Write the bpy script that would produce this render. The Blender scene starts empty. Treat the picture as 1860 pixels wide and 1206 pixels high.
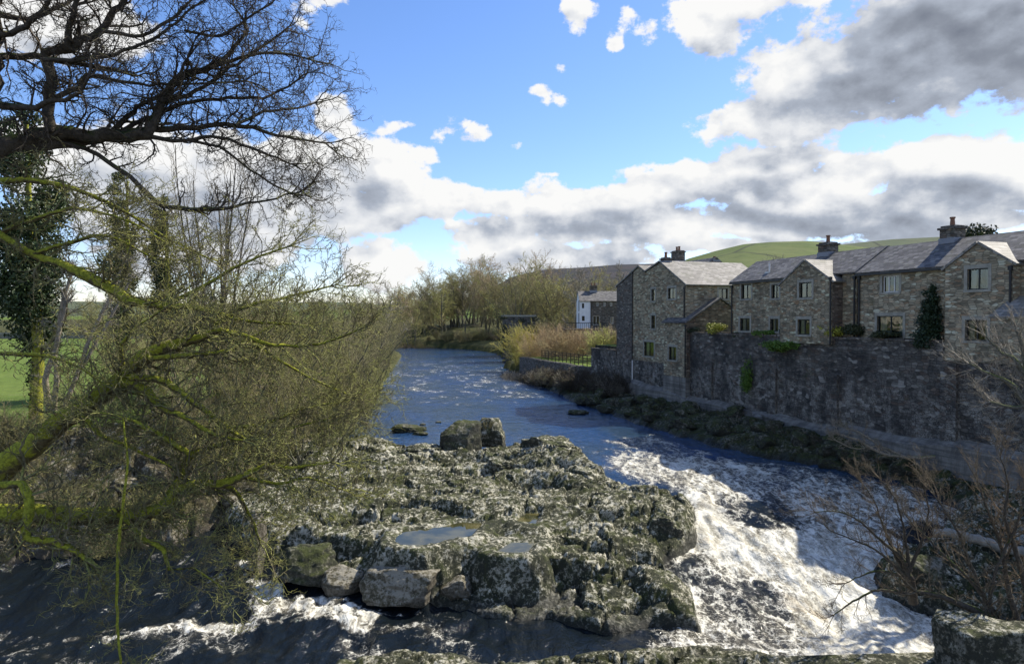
import bpy, bmesh, math, random
import numpy as np
from mathutils import Vector, Matrix
sc = bpy.context.scene
COL = sc.collection
PI = math.pi
# ------------------------------------------------------------------ camera
EYE = 8.5; F = 1240.0; HY = 580.0
cam = bpy.data.objects.new('camera', bpy.data.cameras.new('camera')); COL.objects.link(cam)
cam.location = (0, 0, EYE)
cam.data.sensor_width = 36; cam.data.lens = 24.0
cam.data.clip_end = 8000; cam.data.clip_start = 0.1
cam.rotation_euler = (math.radians(90 - math.degrees(math.atan(23 / F))), 0, 0)
sc.camera = cam
# ------------------------------------------------------------------ view
sc.view_settings.view_transform = 'Standard'; sc.view_settings.look = 'None'
sc.view_settings.exposure = 0.66; sc.view_settings.gamma = 1
# ------------------------------------------------------------------ sun
SUN_AZ, SUN_EL = 58.0, 44.0          # azimuth clockwise from +Y
sd = Vector((math.sin(math.radians(SUN_AZ)) * math.cos(math.radians(SUN_EL)),
             math.cos(math.radians(SUN_AZ)) * math.cos(math.radians(SUN_EL)), math.sin(math.radians(SUN_EL))))
sl = bpy.data.lights.new('sun', 'SUN'); sl.energy = 5.0; sl.angle = math.radians(0.5); sl.color = (1, .93, .80)
so = bpy.data.objects.new('sun', sl); COL.objects.link(so)
so.rotation_euler = sd.to_track_quat('Z', 'Y').to_euler(); so.location = (60, 20, 80)

# ------------------------------------------------------------------ node helpers
class NT:
    def __init__(s, nt): s.nt = nt; s.n = nt.nodes; s.l = nt.links
    def put(s, sock, v):
        if isinstance(v, bpy.types.NodeSocket): s.l.new(v, sock)
        elif v is not None:
            if isinstance(v, (tuple, list)) and len(v) == 3 and sock.type == 'RGBA': v = (*v, 1)
            sock.default_value = v
    def node(s, t, ins=None, **pr):
        n = s.n.new(t)
        for k, v in pr.items(): setattr(n, k, v)
        for k, v in (ins or {}).items(): s.put(n.inputs[k], v)
        return n
    def m(s, op, a, b=None, c=None, clamp=False):
        n = s.n.new('ShaderNodeMath'); n.operation = op; n.use_clamp = clamp
        for i, v in enumerate((a, b, c)):
            if v is not None: s.put(n.inputs[i], v)
        return n.outputs[0]
    def v(s, op, a, b=None):
        n = s.n.new('ShaderNodeVectorMath'); n.operation = op
        s.put(n.inputs[0], a)
        if b is not None: s.put(n.inputs['Scale' if op == 'SCALE' else 1], b)
        return n.outputs[0]
    def noise(s, vec, scale=1.0, detail=4, rough=.55, dist=0, out='Fac'):
        n = s.node('ShaderNodeTexNoise', {'Scale': scale, 'Detail': detail, 'Roughness': rough, 'Distortion': dist})
        if vec is not None: s.put(n.inputs['Vector'], vec)
        return n.outputs[out]
    def vor(s, vec, scale=1.0, feature='F1', out='Distance', rnd=1.0, dims='3D'):
        n = s.n.new('ShaderNodeTexVoronoi'); n.voronoi_dimensions = dims; n.feature = feature
        s.put(n.inputs['Scale'], scale); s.put(n.inputs['Randomness'], rnd)
        if vec is not None: s.put(n.inputs['Vector'], vec)
        return n.outputs[out]
    def ss(s, x, a, b, lo=0.0, hi=1.0):
        n = s.n.new('ShaderNodeMapRange'); n.interpolation_type = 'SMOOTHSTEP'
        for i, v in enumerate((x, a, b, lo, hi)): s.put(n.inputs[i], v)
        return n.outputs[0]
    def mix(s, f, a, b, bt='MIX'):
        n = s.n.new('ShaderNodeMix'); n.data_type = 'RGBA'; n.blend_type = bt
        s.put(n.inputs[0], f); s.put(n.inputs[6], a); s.put(n.inputs[7], b)
        return n.outputs[2]
    def ramp(s, f, stops):
        n = s.n.new('ShaderNodeValToRGB'); s.put(n.inputs[0], f)
        e = n.color_ramp.elements
        while len(e) < len(stops): e.new(.5)
        for i, (p, c) in enumerate(stops): e[i].position = p; e[i].color = (*c, 1) if len(c) == 3 else c
        return n.outputs[0]
    def mp(s, vec, loc=(0, 0, 0), rot=(0, 0, 0), scale=(1, 1, 1)):
        n = s.n.new('ShaderNodeMapping'); s.put(n.inputs[0], vec)
        n.inputs[1].default_value = loc; n.inputs[2].default_value = rot; n.inputs[3].default_value = scale
        return n.outputs[0]
    def co(s, k='Object'): return s.n.new('ShaderNodeTexCoord').outputs[k]
    def bump(s, h, strength=.5, dist=.05):
        return s.node('ShaderNodeBump', {'Height': h, 'Strength': strength, 'Distance': dist}).outputs[0]

def mat(name, fn):
    m = bpy.data.materials.new(name); m.use_nodes = True
    n = NT(m.node_tree); b = n.n['Principled BSDF']
    fn(n, b); return m
def P(n, b, **k):
    for kk, v in k.items():
        n.put(b.inputs[{'col': 'Base Color', 'rough': 'Roughness', 'nor': 'Normal', 'metal': 'Metallic', 'spec': 'Specular IOR Level', 'ior': 'IOR', 'tr': 'Transmission Weight'}[kk]], v)

# ------------------------------------------------------------------ sky with clouds
SKYK = 0.13
def build_world():
    w = bpy.data.worlds.new('World'); sc.world = w; w.use_nodes = True
    n = NT(w.node_tree); n.n.clear()
    sky = n.n.new('ShaderNodeTexSky'); sky.sky_type = 'NISHITA'; sky.sun_disc = False
    sky.sun_elevation = math.radians(SUN_EL); sky.sun_rotation = math.radians(SUN_AZ)
    sky.altitude = 200; sky.air_density = 1.0; sky.dust_density = 0.3; sky.ozone_density = 3.0
    hs = n.node('ShaderNodeHueSaturation', {'Hue': .5, 'Saturation': 1.15, 'Value': 1.0, 'Color': sky.outputs[0]}).outputs[0]
    skyc = n.mix(1.0, hs, (1.0, .92, 1.02), 'MULTIPLY')
    bg = n.node('ShaderNodeBackground', {'Color': skyc, 'Strength': SKYK}).outputs[0]
    d = n.co('Generated')
    sx = n.n.new('ShaderNodeSeparateXYZ'); n.l.new(d, sx.inputs[0])
    x, y, z = sx.outputs
    az = n.m('ARCTAN2', x, y)
    r = n.m('SQRT', n.m('ADD', n.m('MULTIPLY', x, x), n.m('MULTIPLY', y, y)))
    el = n.m('ARCTAN2', z, r)
    uv = n.node('ShaderNodeCombineXYZ', {0: az, 1: el, 2: 0.0}).outputs[0]
    def A(px, py):
        u = (px - 930) / F; a = math.atan(u)
        return a, math.atan((HY - py) / F * math.cos(a))
    def blobs(lst, warp):
        acc = None
        for (px, py, rx, ry, st, *rt) in lst:
            a, e = A(px, py)
            ca = math.cos(a); rx2 = rx / F * ca * ca; ry2 = ry / F * ca
            rot = math.radians(rt[0]) if rt else 0
            # texture-type mapping: p' = inverse(T R S)
            mpn = n.n.new('ShaderNodeMapping'); mpn.vector_type = 'TEXTURE'
            n.l.new(warp, mpn.inputs[0])
            mpn.inputs[1].default_value = (a, e, 0); mpn.inputs[2].default_value = (0, 0, rot)
            mpn.inputs[3].default_value = (rx2, ry2, 1)
            ln = n.n.new('ShaderNodeVectorMath'); ln.operation = 'LENGTH'; n.l.new(mpn.outputs[0], ln.inputs[0])
            g = n.ss(ln.outputs['Value'], 0.0, 1.6, st, 0.0)
            acc = g if acc is None else n.m('MAXIMUM', acc, g)
        return acc
    wn = n.noise(n.mp(uv, scale=(5, 8, 5)), 1.0, 3, .5, 0, 'Color')
    warp = n.v('ADD', uv, n.v('SCALE', n.v('SUBTRACT', wn, (.5, .5, .5)), .095))
    # flatten vector z
    warp = n.v('MULTIPLY', warp, (1, 1, 0))
    cov = blobs(CLOUDS, warp)
    dk = blobs(DARKS, warp)
    cup = blobs([c for c in CLOUDS if c[2] * c[3] > 3200], n.v('ADD', warp, (.022, .040, 0)))
    p = n.mp(uv, scale=(9, 13, 9))
    def billow(pp):
        a1 = n.vor(n.v('ADD', pp, n.v('SCALE', n.noise(pp, 2.5, 3, .5, 0, 'Color'), .35)), 1.6, 'SMOOTH_F1', 'Distance'); a2 = n.vor(pp, 4.2, 'SMOOTH_F1', 'Distance')
        nz_ = n.noise(pp, 1.0, 9, .58)
        return n.m('ADD', n.m('MULTIPLY', nz_, .75), n.m('ADD', n.m('MULTIPLY', n.m('SUBTRACT', .55, a1), .32), n.m('MULTIPLY', n.m('SUBTRACT', .5, a2), .14)))
    fb = n.m('ADD', billow(p), .06)
    big = n.noise(n.mp(uv, scale=(2.2, 5, 2)), 1.0, 4, .55)
    fb2 = n.m('ADD', billow(n.mp(uv, loc=(.10, .20, 0), scale=(9, 13, 9))), .06)
    hf = n.noise(n.mp(uv, scale=(46, 60, 46)), 1.0, 8, .62)
    dens = n.m('ADD', cov, n.m('ADD', n.m('MULTIPLY', n.m('SUBTRACT', fb, .47), 1.7), n.m('MULTIPLY', n.m('SUBTRACT', hf, .5), .95)))
    # clouds behind the viewer
    back = n.m('MULTIPLY', n.ss(y, .45, .1), n.ss(big, .45, .62))
    dens = n.m('MAXIMUM', dens, n.m('ADD', n.m('MULTIPLY', back, .8), n.m('MULTIPLY', n.m('SUBTRACT', fb, .5), .9)))
    alpha = n.ss(dens, .46, .70)
    relief = n.m('MULTIPLY', n.m('SUBTRACT', fb2, fb), 2.6)
    thick = n.ss(dens, .6, 1.4)
    base = n.ss(n.m('ADD', cup, n.m('MULTIPLY', n.m('SUBTRACT', fb, .5), .9)), .50, 1.05, 0, .42)
    g = n.m('ADD', n.m('MULTIPLY', dk, .62), n.m('ADD', base, n.m('MULTIPLY', relief, .75)))
    g = n.m('ADD', g, n.m('ADD', n.m('MULTIPLY', n.m('SUBTRACT', fb, .5), -.55), n.m('MULTIPLY', n.m('SUBTRACT', hf, .5), -.30)))
    g = n.m('SUBTRACT', g, .06)
    cc = n.ramp(n.m('MULTIPLY', g, .65), [(0.0, (.61, .61, .605)), (.18, (.49, .505, .53)), (.42, (.27, .30, .355)), (.68, (.175, .195, .235)), (1.0, (.11, .125, .16))])
    cb = n.node('ShaderNodeBackground', {'Color': cc, 'Strength': 1.0}).outputs[0]
    al2 = n.m('MULTIPLY', alpha, n.ss(el, -.05, .0))
    mx = n.node('ShaderNodeMixShader', {0: al2, 1: bg, 2: cb}).outputs[0]
    n.l.new(mx, n.n.new('ShaderNodeOutputWorld').inputs[0])
CLOUDS = [ (1760, 60, 360, 170, 1.45), (1560, 140, 260, 85, 1.35), (1350, 195, 150, 52, 1.1, 12), (1450, 215, 210, 36, 1.0), (1650, 200, 260, 34, 1.0), (1360, 5, 165, 50, 1.15), (1310, 45, 66, 44, 1.0),
    (1400, 315, 170, 74, 1.3), (1290, 335, 140, 56, 1.2), (1540, 335, 140, 60, 1.2), (1730, 315, 180, 76, 1.35), (1850, 330, 130, 80, 1.25), (1600, 390, 330, 56, 1.25), (1400, 400, 200, 50, 1.15),
    (1180, 355, 170, 56, 1.3, 8), (1050, 372, 150, 54, 1.25), (900, 372, 150, 42, 1.1), (780, 368, 150, 46, 1.15), (650, 320, 125, 90, 1.3), (560, 300, 130, 70, 1.3), (640, 385, 170, 64, 1.15),
    (1080, 420, 260, 44, 1.2), (900, 440, 110, 38, 1.1), (690, 412, 74, 30, 1.05), (700, 485, 110, 44, 1.0), (1000, 468, 270, 30, 1.05), (1300, 452, 120, 20, 1.05), (1440, 442, 200, 16, 1.0), (1700, 415, 300, 26, 1.1),
    (330, 340, 320, 120, 1.3), (90, 30, 220, 70, 1.2), (230, 60, 90, 55, .9), (616, 205, 52, 44, 1.05), (604, 6, 50, 24, .95), (400, 440, 280, 70, 1.0), (60, 250, 170, 70, 1.0),
    (985, 172, 34, 24, .82), (1012, 176, 30, 14, .72), (1043, 38, 34, 22, .74), (1135, 38, 36, 24, .74), (1172, 52, 40, 26, .68), (1105, 72, 20, 15, .78), (810, 250, 50, 26, .72), (848, 262, 50, 20, .68), (712, 235, 54, 16, .62), (762, 284, 46, 20, .72), (940, 272, 20, 18, .60), (1032, 118, 20, 16, .58), (1240, 170, 40, 16, .6), (1000, 320, 30, 10, .55),
    (560, 20, 60, 40, .65) ]
DARKS = [ (1720, 60, 360, 140, 1.0), (1600, 150, 200, 62, .85), (1860, 150, 220, 66, .9), (1400, 322, 120, 34, .62), (1560, 402, 260, 38, .62), (1720, 375, 140, 40, .5), (1350, 400, 150, 30, .32),
    (1180, 392, 200, 32, .42), (1000, 400, 150, 28, .34), (1060, 425, 170, 22, .35), (660, 395, 140, 36, .22), (850, 392, 120, 18, .35), (1370, 50, 120, 12, .25), (1120, 458, 180, 18, .32), (350, 400, 200, 60, .25)]
build_world()

# ------------------------------------------------------------------ tags
def tag(o, label=None, cat=None, group=None, kind=None):
    if label: o['label'] = label
    if cat: o['category'] = cat
    if group: o['group'] = group
    if kind: o['kind'] = kind
    return o
def empty(name, loc=(0, 0, 0), rz=0.0, **k):
    o = bpy.data.objects.new(name, None); COL.objects.link(o); o.location = loc; o.rotation_euler = (0, 0, rz)
    o.empty_display_size = .3
    return tag(o, **k)
def link(name, me, mt=None, parent=None, loc=None, rz=None, smooth=False, **k):
    o = bpy.data.objects.new(name, me); COL.objects.link(o)
    if mt is not None and len(me.materials) == 0: me.materials.append(mt)
    if parent is not None: o.parent = parent
    if loc is not None: o.location = loc
    if rz is not None: o.rotation_euler = (0, 0, rz)
    if smooth: me.shade_smooth()
    return tag(o, **k)
KIDS = {}
def clone(root, loc, rz=0.0, scale=1.0, label=None, group=None, kids=None, sz=None):
    r = root.copy(); COL.objects.link(r); r.location = loc; r.rotation_euler = (0, 0, rz)
    r.scale = (scale, scale, (sz or scale))
    if label: r['label'] = label
    if group: r['group'] = group
    for ch in (kids or []):
        c = ch.copy(); COL.objects.link(c); c.parent = r
    return r

# ------------------------------------------------------------------ numpy noise
def _h(ix, iy, s, iz=0):
    v = (ix.astype(np.int64) * 374761393 + iy.astype(np.int64) * 668265263 + iz * 2147483647 + s * 974634533) & 0xFFFFFFFF
    v = ((v ^ (v >> 13)) * 1274126177) & 0xFFFFFFFF
    v = ((v ^ (v >> 16)) * 2246822519) & 0xFFFFFFFF
    return ((v ^ (v >> 15)) & 0xFFFFFF) / float(0xFFFFFF)
def vn(x, y, s=0):
    ix = np.floor(x); iy = np.floor(y); fx = x - ix; fy = y - iy
    fx = fx * fx * (3 - 2 * fx); fy = fy * fy * (3 - 2 * fy)
    a = _h(ix, iy, s); b = _h(ix + 1, iy, s); c = _h(ix, iy + 1, s); d = _h(ix + 1, iy + 1, s)
    return (a + (b - a) * fx + (c - a) * fy + (a - b - c + d) * fx * fy) * 2 - 1
def fbm(x, y, s=0, o=4, g=.5):
    t = 0; a = 1; tot = 0
    for i in range(o):
        t = t + a * vn(x, y, s + i * 17); tot += a; a *= g
        x, y = x * 1.62 + y * 1.21 + 3.1, y * 1.62 - x * 1.21 + 7.7
    return t / tot
def vn3(p, s=0):
    x, y, z = p[:, 0], p[:, 1], p[:, 2]
    iz = np.floor(z); fz = z - iz; fz = fz * fz * (3 - 2 * fz)
    k = (iz.astype(np.int64) % 1024) * 7919
    def lay(kk):
        ix = np.floor(x); iy = np.floor(y); fx = x - ix; fy = y - iy
        fx = fx * fx * (3 - 2 * fx); fy = fy * fy * (3 - 2 * fy)
        a = _h(ix + kk, iy, s); b = _h(ix + 1 + kk, iy, s); c = _h(ix + kk, iy + 1, s); d = _h(ix + 1 + kk, iy + 1, s)
        return a + (b - a) * fx + (c - a) * fy + (a - b - c + d) * fx * fy
    A = lay(k); B = lay(k + 7919)
    return (A + (B - A) * fz) * 2 - 1
def worley(x, y, s=0, jit=.9):
    ix = np.floor(x); iy = np.floor(y)
    f1 = np.full(x.shape, 9.0); f2 = np.full(x.shape, 9.0); idv = np.zeros(x.shape)
    for dx in (-1, 0, 1):
        for dy in (-1, 0, 1):
            cx = ix + dx; cy = iy + dy
            px = cx + .5 + (_h(cx, cy, s) - .5) * jit; py = cy + .5 + (_h(cx, cy, s + 1) - .5) * jit
            d = np.hypot(px - x, py - y); i2 = _h(cx, cy, s + 2)
            nw = d < f1
            f2 = np.where(nw, f1, np.minimum(f2, d)); idv = np.where(nw, i2, idv); f1 = np.where(nw, d, f1)
    return f1, f2, idv
def sst(a, b, x):
    t = np.clip((x - a) / (b - a), 0, 1); return t * t * (3 - 2 * t)
def sdf(poly, x, y):
    """signed distance, positive inside"""
    d = np.full(x.shape, 1e9); ins = np.zeros(x.shape, bool); n = len(poly)
    for i in range(n):
        x0, y0 = poly[i]; x1, y1 = poly[(i + 1) % n]
        ex, ey = x1 - x0, y1 - y0
        t = np.clip(((x - x0) * ex + (y - y0) * ey) / (ex * ex + ey * ey + 1e-12), 0, 1)
        d = np.minimum(d, np.hypot(x - x0 - t * ex, y - y0 - t * ey))
        if abs(ey) > 1e-9:
            c = ((y0 > y) != (y1 > y)) & (x < (x1 - x0) * (y - y0) / ey + x0)
            ins ^= c
    return np.where(ins, d, -d)

# ------------------------------------------------------------------ coordinates
def at(px, py, z):                      # point of a photo ray on height z
    Y = (EYE - z) * F / (py - HY); return ((px - 930) / F * Y, Y)
def pt(px, py, Y): return Vector(((px - 930) / F * Y, Y, EYE + (HY - py) / F * Y))
def wl(Y):                              # water level along the river
    Y = np.asarray(Y, float)
    return np.interp(Y, [0, 22.5, 24, 26, 27, 30, 32, 35, 38, 60], [-2.0, -2.0, -1.85, -1.5, -1.3, -.75, -.5, -.2, 0, 0])
def ws(px, py, dz=0):
    Y = 30.
    for _ in range(30): Y = .5 * Y + .5 * (EYE - float(wl(Y)) - dz) * F / (py - HY)
    return ((px - 930) / F * Y, Y)
P0 = np.array([23.36, 36.9]); XA = np.array([.3177, -.9482]); NA = np.array([.9482, .3177])
RZ = math.atan2(XA[1], XA[0])
def uv_of(x, y):
    return (x - P0[0]) * XA[0] + (y - P0[1]) * XA[1], (x - P0[0]) * NA[0] + (y - P0[1]) * NA[1]
def row(u, v=0., z=0.): q = P0 + XA * u + NA * v; return (q[0], q[1], z)
def row_u(px, v=0.):                    # u where photo column px meets the plane v
    k = (px - 930) / F
    X0 = P0[0] + NA[0] * v; Y0 = P0[1] + NA[1] * v
    return (k * Y0 - X0) / (XA[0] - k * XA[1])
def row_z(py, u, v=0.): Y = row(u, v)[1]; return EYE + (HY - py) / F * Y
def op(pa, pb, ya, yb, v=0.):
    a, b = row_u(pa, v), row_u(pb, v); a, b = min(a, b), max(a, b); m = (a + b) / 2
    return (a, b, row_z(yb, m, v), row_z(ya, m, v))

LEFT = [(-60, 22), (-30, 24.5), (-21, 26.6), (-14.2, 28.6), (-12.6, 31), (-12.2, 36), (-12.5, 41), (-11.5, 46), (-12.5, 52), (-14, 70), (-17, 90), (-22, 130), (-26, 160), (-40, 188), (-90, 205), (-400, 215), (-400, 22)]
RIGHT = [(22.5, 18.5), (18.5, 20.5), (17.3, 22.8), (14.2, 23.6), (13.4, 25.2), (14.0, 26.6), (16.6, 27.8), (20.5, 31), (21.6, 34.5), (19.3, 37.6), (16.7, 40.2), (14.6, 42.5), (11.6, 50), (9.2, 58.5), (6.3, 70), (3.9, 85), (2.2, 103), (-1, 118), (0, 132), (-4, 172), (-14, 196), (-40, 212), (-90, 230), (-400, 240), (-400, 2600), (3000, 2600), (3000, 18.5)]
ISLE = [at(640, 805, .6), at(700, 800, .7), at(760, 822, .6), at(850, 825, .6), at(930, 815, .7), at(1010, 805, .8), at(1095, 845, .9), at(1150, 868, .8), at(1210, 878, .6), at(1252, 893, .4), ws(1262, 940), ws(1272, 985),
        ws(1240, 1015), ws(1215, 1030), ws(1228, 1065), ws(1262, 1100), ws(1268, 1148), ws(1190, 1150), ws(1110, 1162), ws(1040, 1150), ws(1000, 1130), ws(900, 1132), ws(850, 1118), ws(790, 1110), ws(760, 1085), ws(700, 1075), ws(630, 1062), ws(560, 1050), ws(520, 1048), ws(488, 1035), ws(470, 1015), ws(440, 1000),
        (-11.9, 28.6), (-13, 30.5), (-14, 35), (-14, 41)]
LEDGE = [ws(600, 1215), ws(640, 1195, .3), ws(740, 1178, .3), ws(850, 1182, .3), ws(890, 1200, .3), ws(960, 1195, .3), ws(1100, 1180, .3), ws(1250, 1172, .3), ws(1380, 1175, .3), ws(1450, 1190, .3), ws(1490, 1215), (8, 14), (-6, 14)]
MACRO = [(at(1150, 915, .6), .45, 2.6, 1.7), (at(1030, 835, .8), .45, 2.0, 1.3), (at(962, 885, .3), -.95, 1.3, .8), (at(845, 850, .4), -.75, 2.0, .9), (at(1090, 985, .2), .3, 2.2, 1.2), (at(1180, 985, 0), -.6, 1.6, .5), (at(700, 850, .6), .45, 1.8, 1.2), (at(620, 930, .2), -.35, 2.2, .8), (at(1060, 1080, -.5), .35, 2.2, .8)]
POOLS = [[at(x, y, .0) for x, y in [(720, 985), (735, 965), (800, 958), (842, 948), (868, 952), (850, 972), (810, 980), (760, 992)]],
         [at(x, y, .1) for x, y in [(940, 945), (955, 932), (978, 932), (972, 950)]],
         [at(x, y, -.15) for x, y in [(905, 1000), (930, 985), (970, 985), (955, 1003)]]]
POOLZ = [-.05, .05, -.22]

def rocky(x, y, blk=1.0):
    wx = x + .40 * fbm(x * .8, y * .8, 31, 3); wy = y + .40 * fbm(x * .8, y * .8, 37, 3)
    f1, f2, i1 = worley(wx * .42 + .12 * wy, wy * .72, 3)
    g1, g2, i2 = worley(wx * 1.3 + 4, wy * 2.0, 9)
    h1, h2, i3 = worley(wx * 4.2 + 1, wy * 5.4, 15)
    z = .34 * fbm(x * .30 + 2, y * .40, 1, 3) + .10 * fbm(x * 1.1, y * 1.5, 6, 3)
    z += blk * ((i1 - .5) * .50 - .34 * (1 - sst(.0, .09, f2 - f1)) - .30 * sst(.78, .95, i1) * sst(0, .2, f2 - f1))
    z += (i2 - .5) * .16 - .14 * (1 - sst(.0, .10, g2 - g1))
    t = z / .20; fl = np.floor(t); z = .25 * z + .75 * (fl + sst(.72, .98, t - fl)) * .20
    z += (i3 - .5) * .05 - .055 * (1 - sst(.0, .16, h2 - h1))
    k1, k2, i4 = worley(x * 3.1 + fbm(x * 2, y * 2, 41, 2) * .6, y * 4.0, 25)
    z -= .09 * (1 - sst(.08, .34, k1)) * (i4 > .35)
    z += .05 * fbm(x * 5, y * 6.5, 71, 3, .65) + .022 * fbm(x * 14, y * 16, 91, 2)
    return z
def ground(x, y, hi=False):
    """height of land and river bed; returns z and a code: 0 bed,1 left,2 right,3 isle,4 ledge"""
    w = wl(y)
    n1 = .55 * fbm(x * .45, y * .45, 5, 3) + .22 * fbm(x * 1.7, y * 1.7, 8, 3)
    z = w - 1.0 + .15 * n1; code = np.zeros(x.shape, int)
    rk = rocky(x, y) if hi else .3 * fbm(x * .28, y * .34, 1, 3)
    # left bank
    d = sdf(LEFT, x, y) + n1 * (.8 if hi else .6)
    near = sst(60, 40, y)
    prof = np.interp(d, [-.6, 0, .5, 2.2, 5, 8.5, 14, 40], [-.9, 0, .7, 1.5, 2.9, 4.6, 5.2, 5.2]) * near + (1 - near) * np.interp(d, [-.6, 0, .5, 3, 12], [-.9, 0, .8, 1.9, 3.5])
    lev = prof * (1 - sst(4, 10, d)) + sst(4, 10, d) * (3.45 - w + .12 * fbm(x * .1, y * .1, 3, 2) + 3.5 * sst(160, 320, y))
    zl = w + lev + rk * (1.5 * sst(9, 3, d) * near + .25 * (1 - near) * sst(8, 2, d)) * sst(-.6, .3, d)
    zl = np.where(d > -.6, zl, -99)
    # right bank
    u, v = uv_of(x, y)
    dr = sdf(RIGHT, x, y) + n1 * .7
    out = y < 31.5
    zb = w + np.interp(dr, [-.6, 0, .6, 2.5, 5, 9], [-.9, 0, .55, .9, 1.25, 1.7]) + rk * .8 * sst(-.6, .3, dr)
    zo = w + np.interp(dr, [-.6, 0, .35, 2.5, 6], [-.9, 0, .95, 1.35, 1.6]) + rk * 1.0 * sst(-.6, .3, dr)
    ko = sst(33, 30, y); zb = zb * (1 - ko) + zo * ko
    lawn = 2.85 + 4.4 * sst(8, 44, v) + .15 * fbm(x * .2, y * .2, 44, 2)
    ter = np.where(u > -25, 6.9, np.where(u > -43.2, 5.6, lawn))
    ter = ter + (sst(18, 60, v)) * sst(120, 60, y) * 1.5
    zr = np.where((v > -.2) & (u > -68.2) & (u < 40), ter, zb)
    far = 1.1 + 1.2 * sst(0, 5, dr) + 3.2 * sst(8, 34, dr) + 3.5 * sst(30, 80, dr) + 10 * sst(80, 400, dr) + 24 * sst(300, 1400, dr)
    zf = np.where(dr > 0, np.minimum(far, 1.1 + dr * .9) + .3 * n1, -.9)
    kf = sst(-66, -72, u)
    zr = np.where(u < -68.2, zf, np.where(v > 40, np.maximum(zr, zf), zr))
    zr = np.where(dr > -.6, zr, -99)
    # isle and front ledge
    di = sdf(ISLE, x, y) + n1 * .42
    mac = 0
    for (mx, my), am, rx, ry in MACRO: mac = mac + am * np.exp(-(((x - mx) / rx) ** 2 + ((y - my) / ry) ** 2) ** 1.5)
    fr = np.interp(x, [-12, -9, -6, -3, 0, 3, 7], [27.6, 27.4, 27.0, 26.2, 25.6, 25.2, 24.6]) + .5 * fbm(x * .9, y * .9, 66, 3)
    shelf = -.62 * (1 - sst(-.10, .12, y - fr)) * sst(5.2, 4.2, x)
    top = 1.12 + rk * .95 + .15 * sst(29, 33, y) * sst(-1, 4, x) + mac + shelf
    zi = np.where(di > -.5, w + np.interp(di, [-.5, 0, .12, .5, 1.5], [-.9, -.1, .5, .84, 1.0]) * top, -99)
    de = sdf(LEDGE, x, y) + n1 * .35
    ze = np.where(de > -.4, w + np.interp(de, [-.4, 0, .3, 1.2], [-.8, 0, .5, 1.0]) * (.75 + rk * .9), -99)
    for i, (zz, c) in enumerate(((zl, 1), (zr, 2), (zi, 3), (ze, 4))):
        m = zz > z; z = np.where(m, zz, z); code = np.where(m, c, code)
    if hi:
        for pl, pz in zip(POOLS, POOLZ):
            sp = sdf(pl, x, y) + .15 * fbm(x * 3, y * 3, 55, 2); q = sst(-1.3, -.55, sp); z = z * (1 - q) + q * np.maximum(z, pz + .05 + .12 * np.abs(fbm(x * 2, y * 2, 56, 3))); k = sst(-.3, .05, sp); z = z * (1 - k) + k * np.minimum(z, pz - .10)
    return z, code

def grid_mesh(name, xs, ys, zfun, keep=None, attrs=None):
    X, Y = np.meshgrid(xs, ys); nx, ny = len(xs), len(ys)
    r = zfun(X, Y); Z = r[0] if isinstance(r, tuple) else r
    co = np.stack([X, Y, Z], -1).reshape(-1, 3)
    i = np.arange(nx * ny).reshape(ny, nx)
    q = np.stack([i[:-1, :-1], i[:-1, 1:], i[1:, 1:], i[1:, :-1]], -1).reshape(-1, 4)
    return co, q, r, X, Y
def to_mesh(name, co, q, attrs=None, smooth=True):
    used = np.unique(q); mp = np.full(len(co), -1); mp[used] = np.arange(len(used))
    c2 = co[used]; f = mp[q]
    me = bpy.data.meshes.new(name); k = f.shape[1]
    me.vertices.add(len(c2)); me.vertices.foreach_set('co', c2.astype(np.float32).ravel())
    me.loops.add(f.size); me.loops.foreach_set('vertex_index', f.astype(np.int32).ravel())
    me.polygons.add(len(f)); me.polygons.foreach_set('loop_start', (np.arange(len(f)) * k).astype(np.int32))
    me.polygons.foreach_set('use_smooth', np.full(len(f), smooth))
    for an, av in (attrs or {}).items():
        a = me.attributes.new(an, 'FLOAT', 'POINT'); a.data.foreach_set('value', av.ravel()[used].astype(np.float32))
    me.update(); me.validate(); return me

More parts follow.
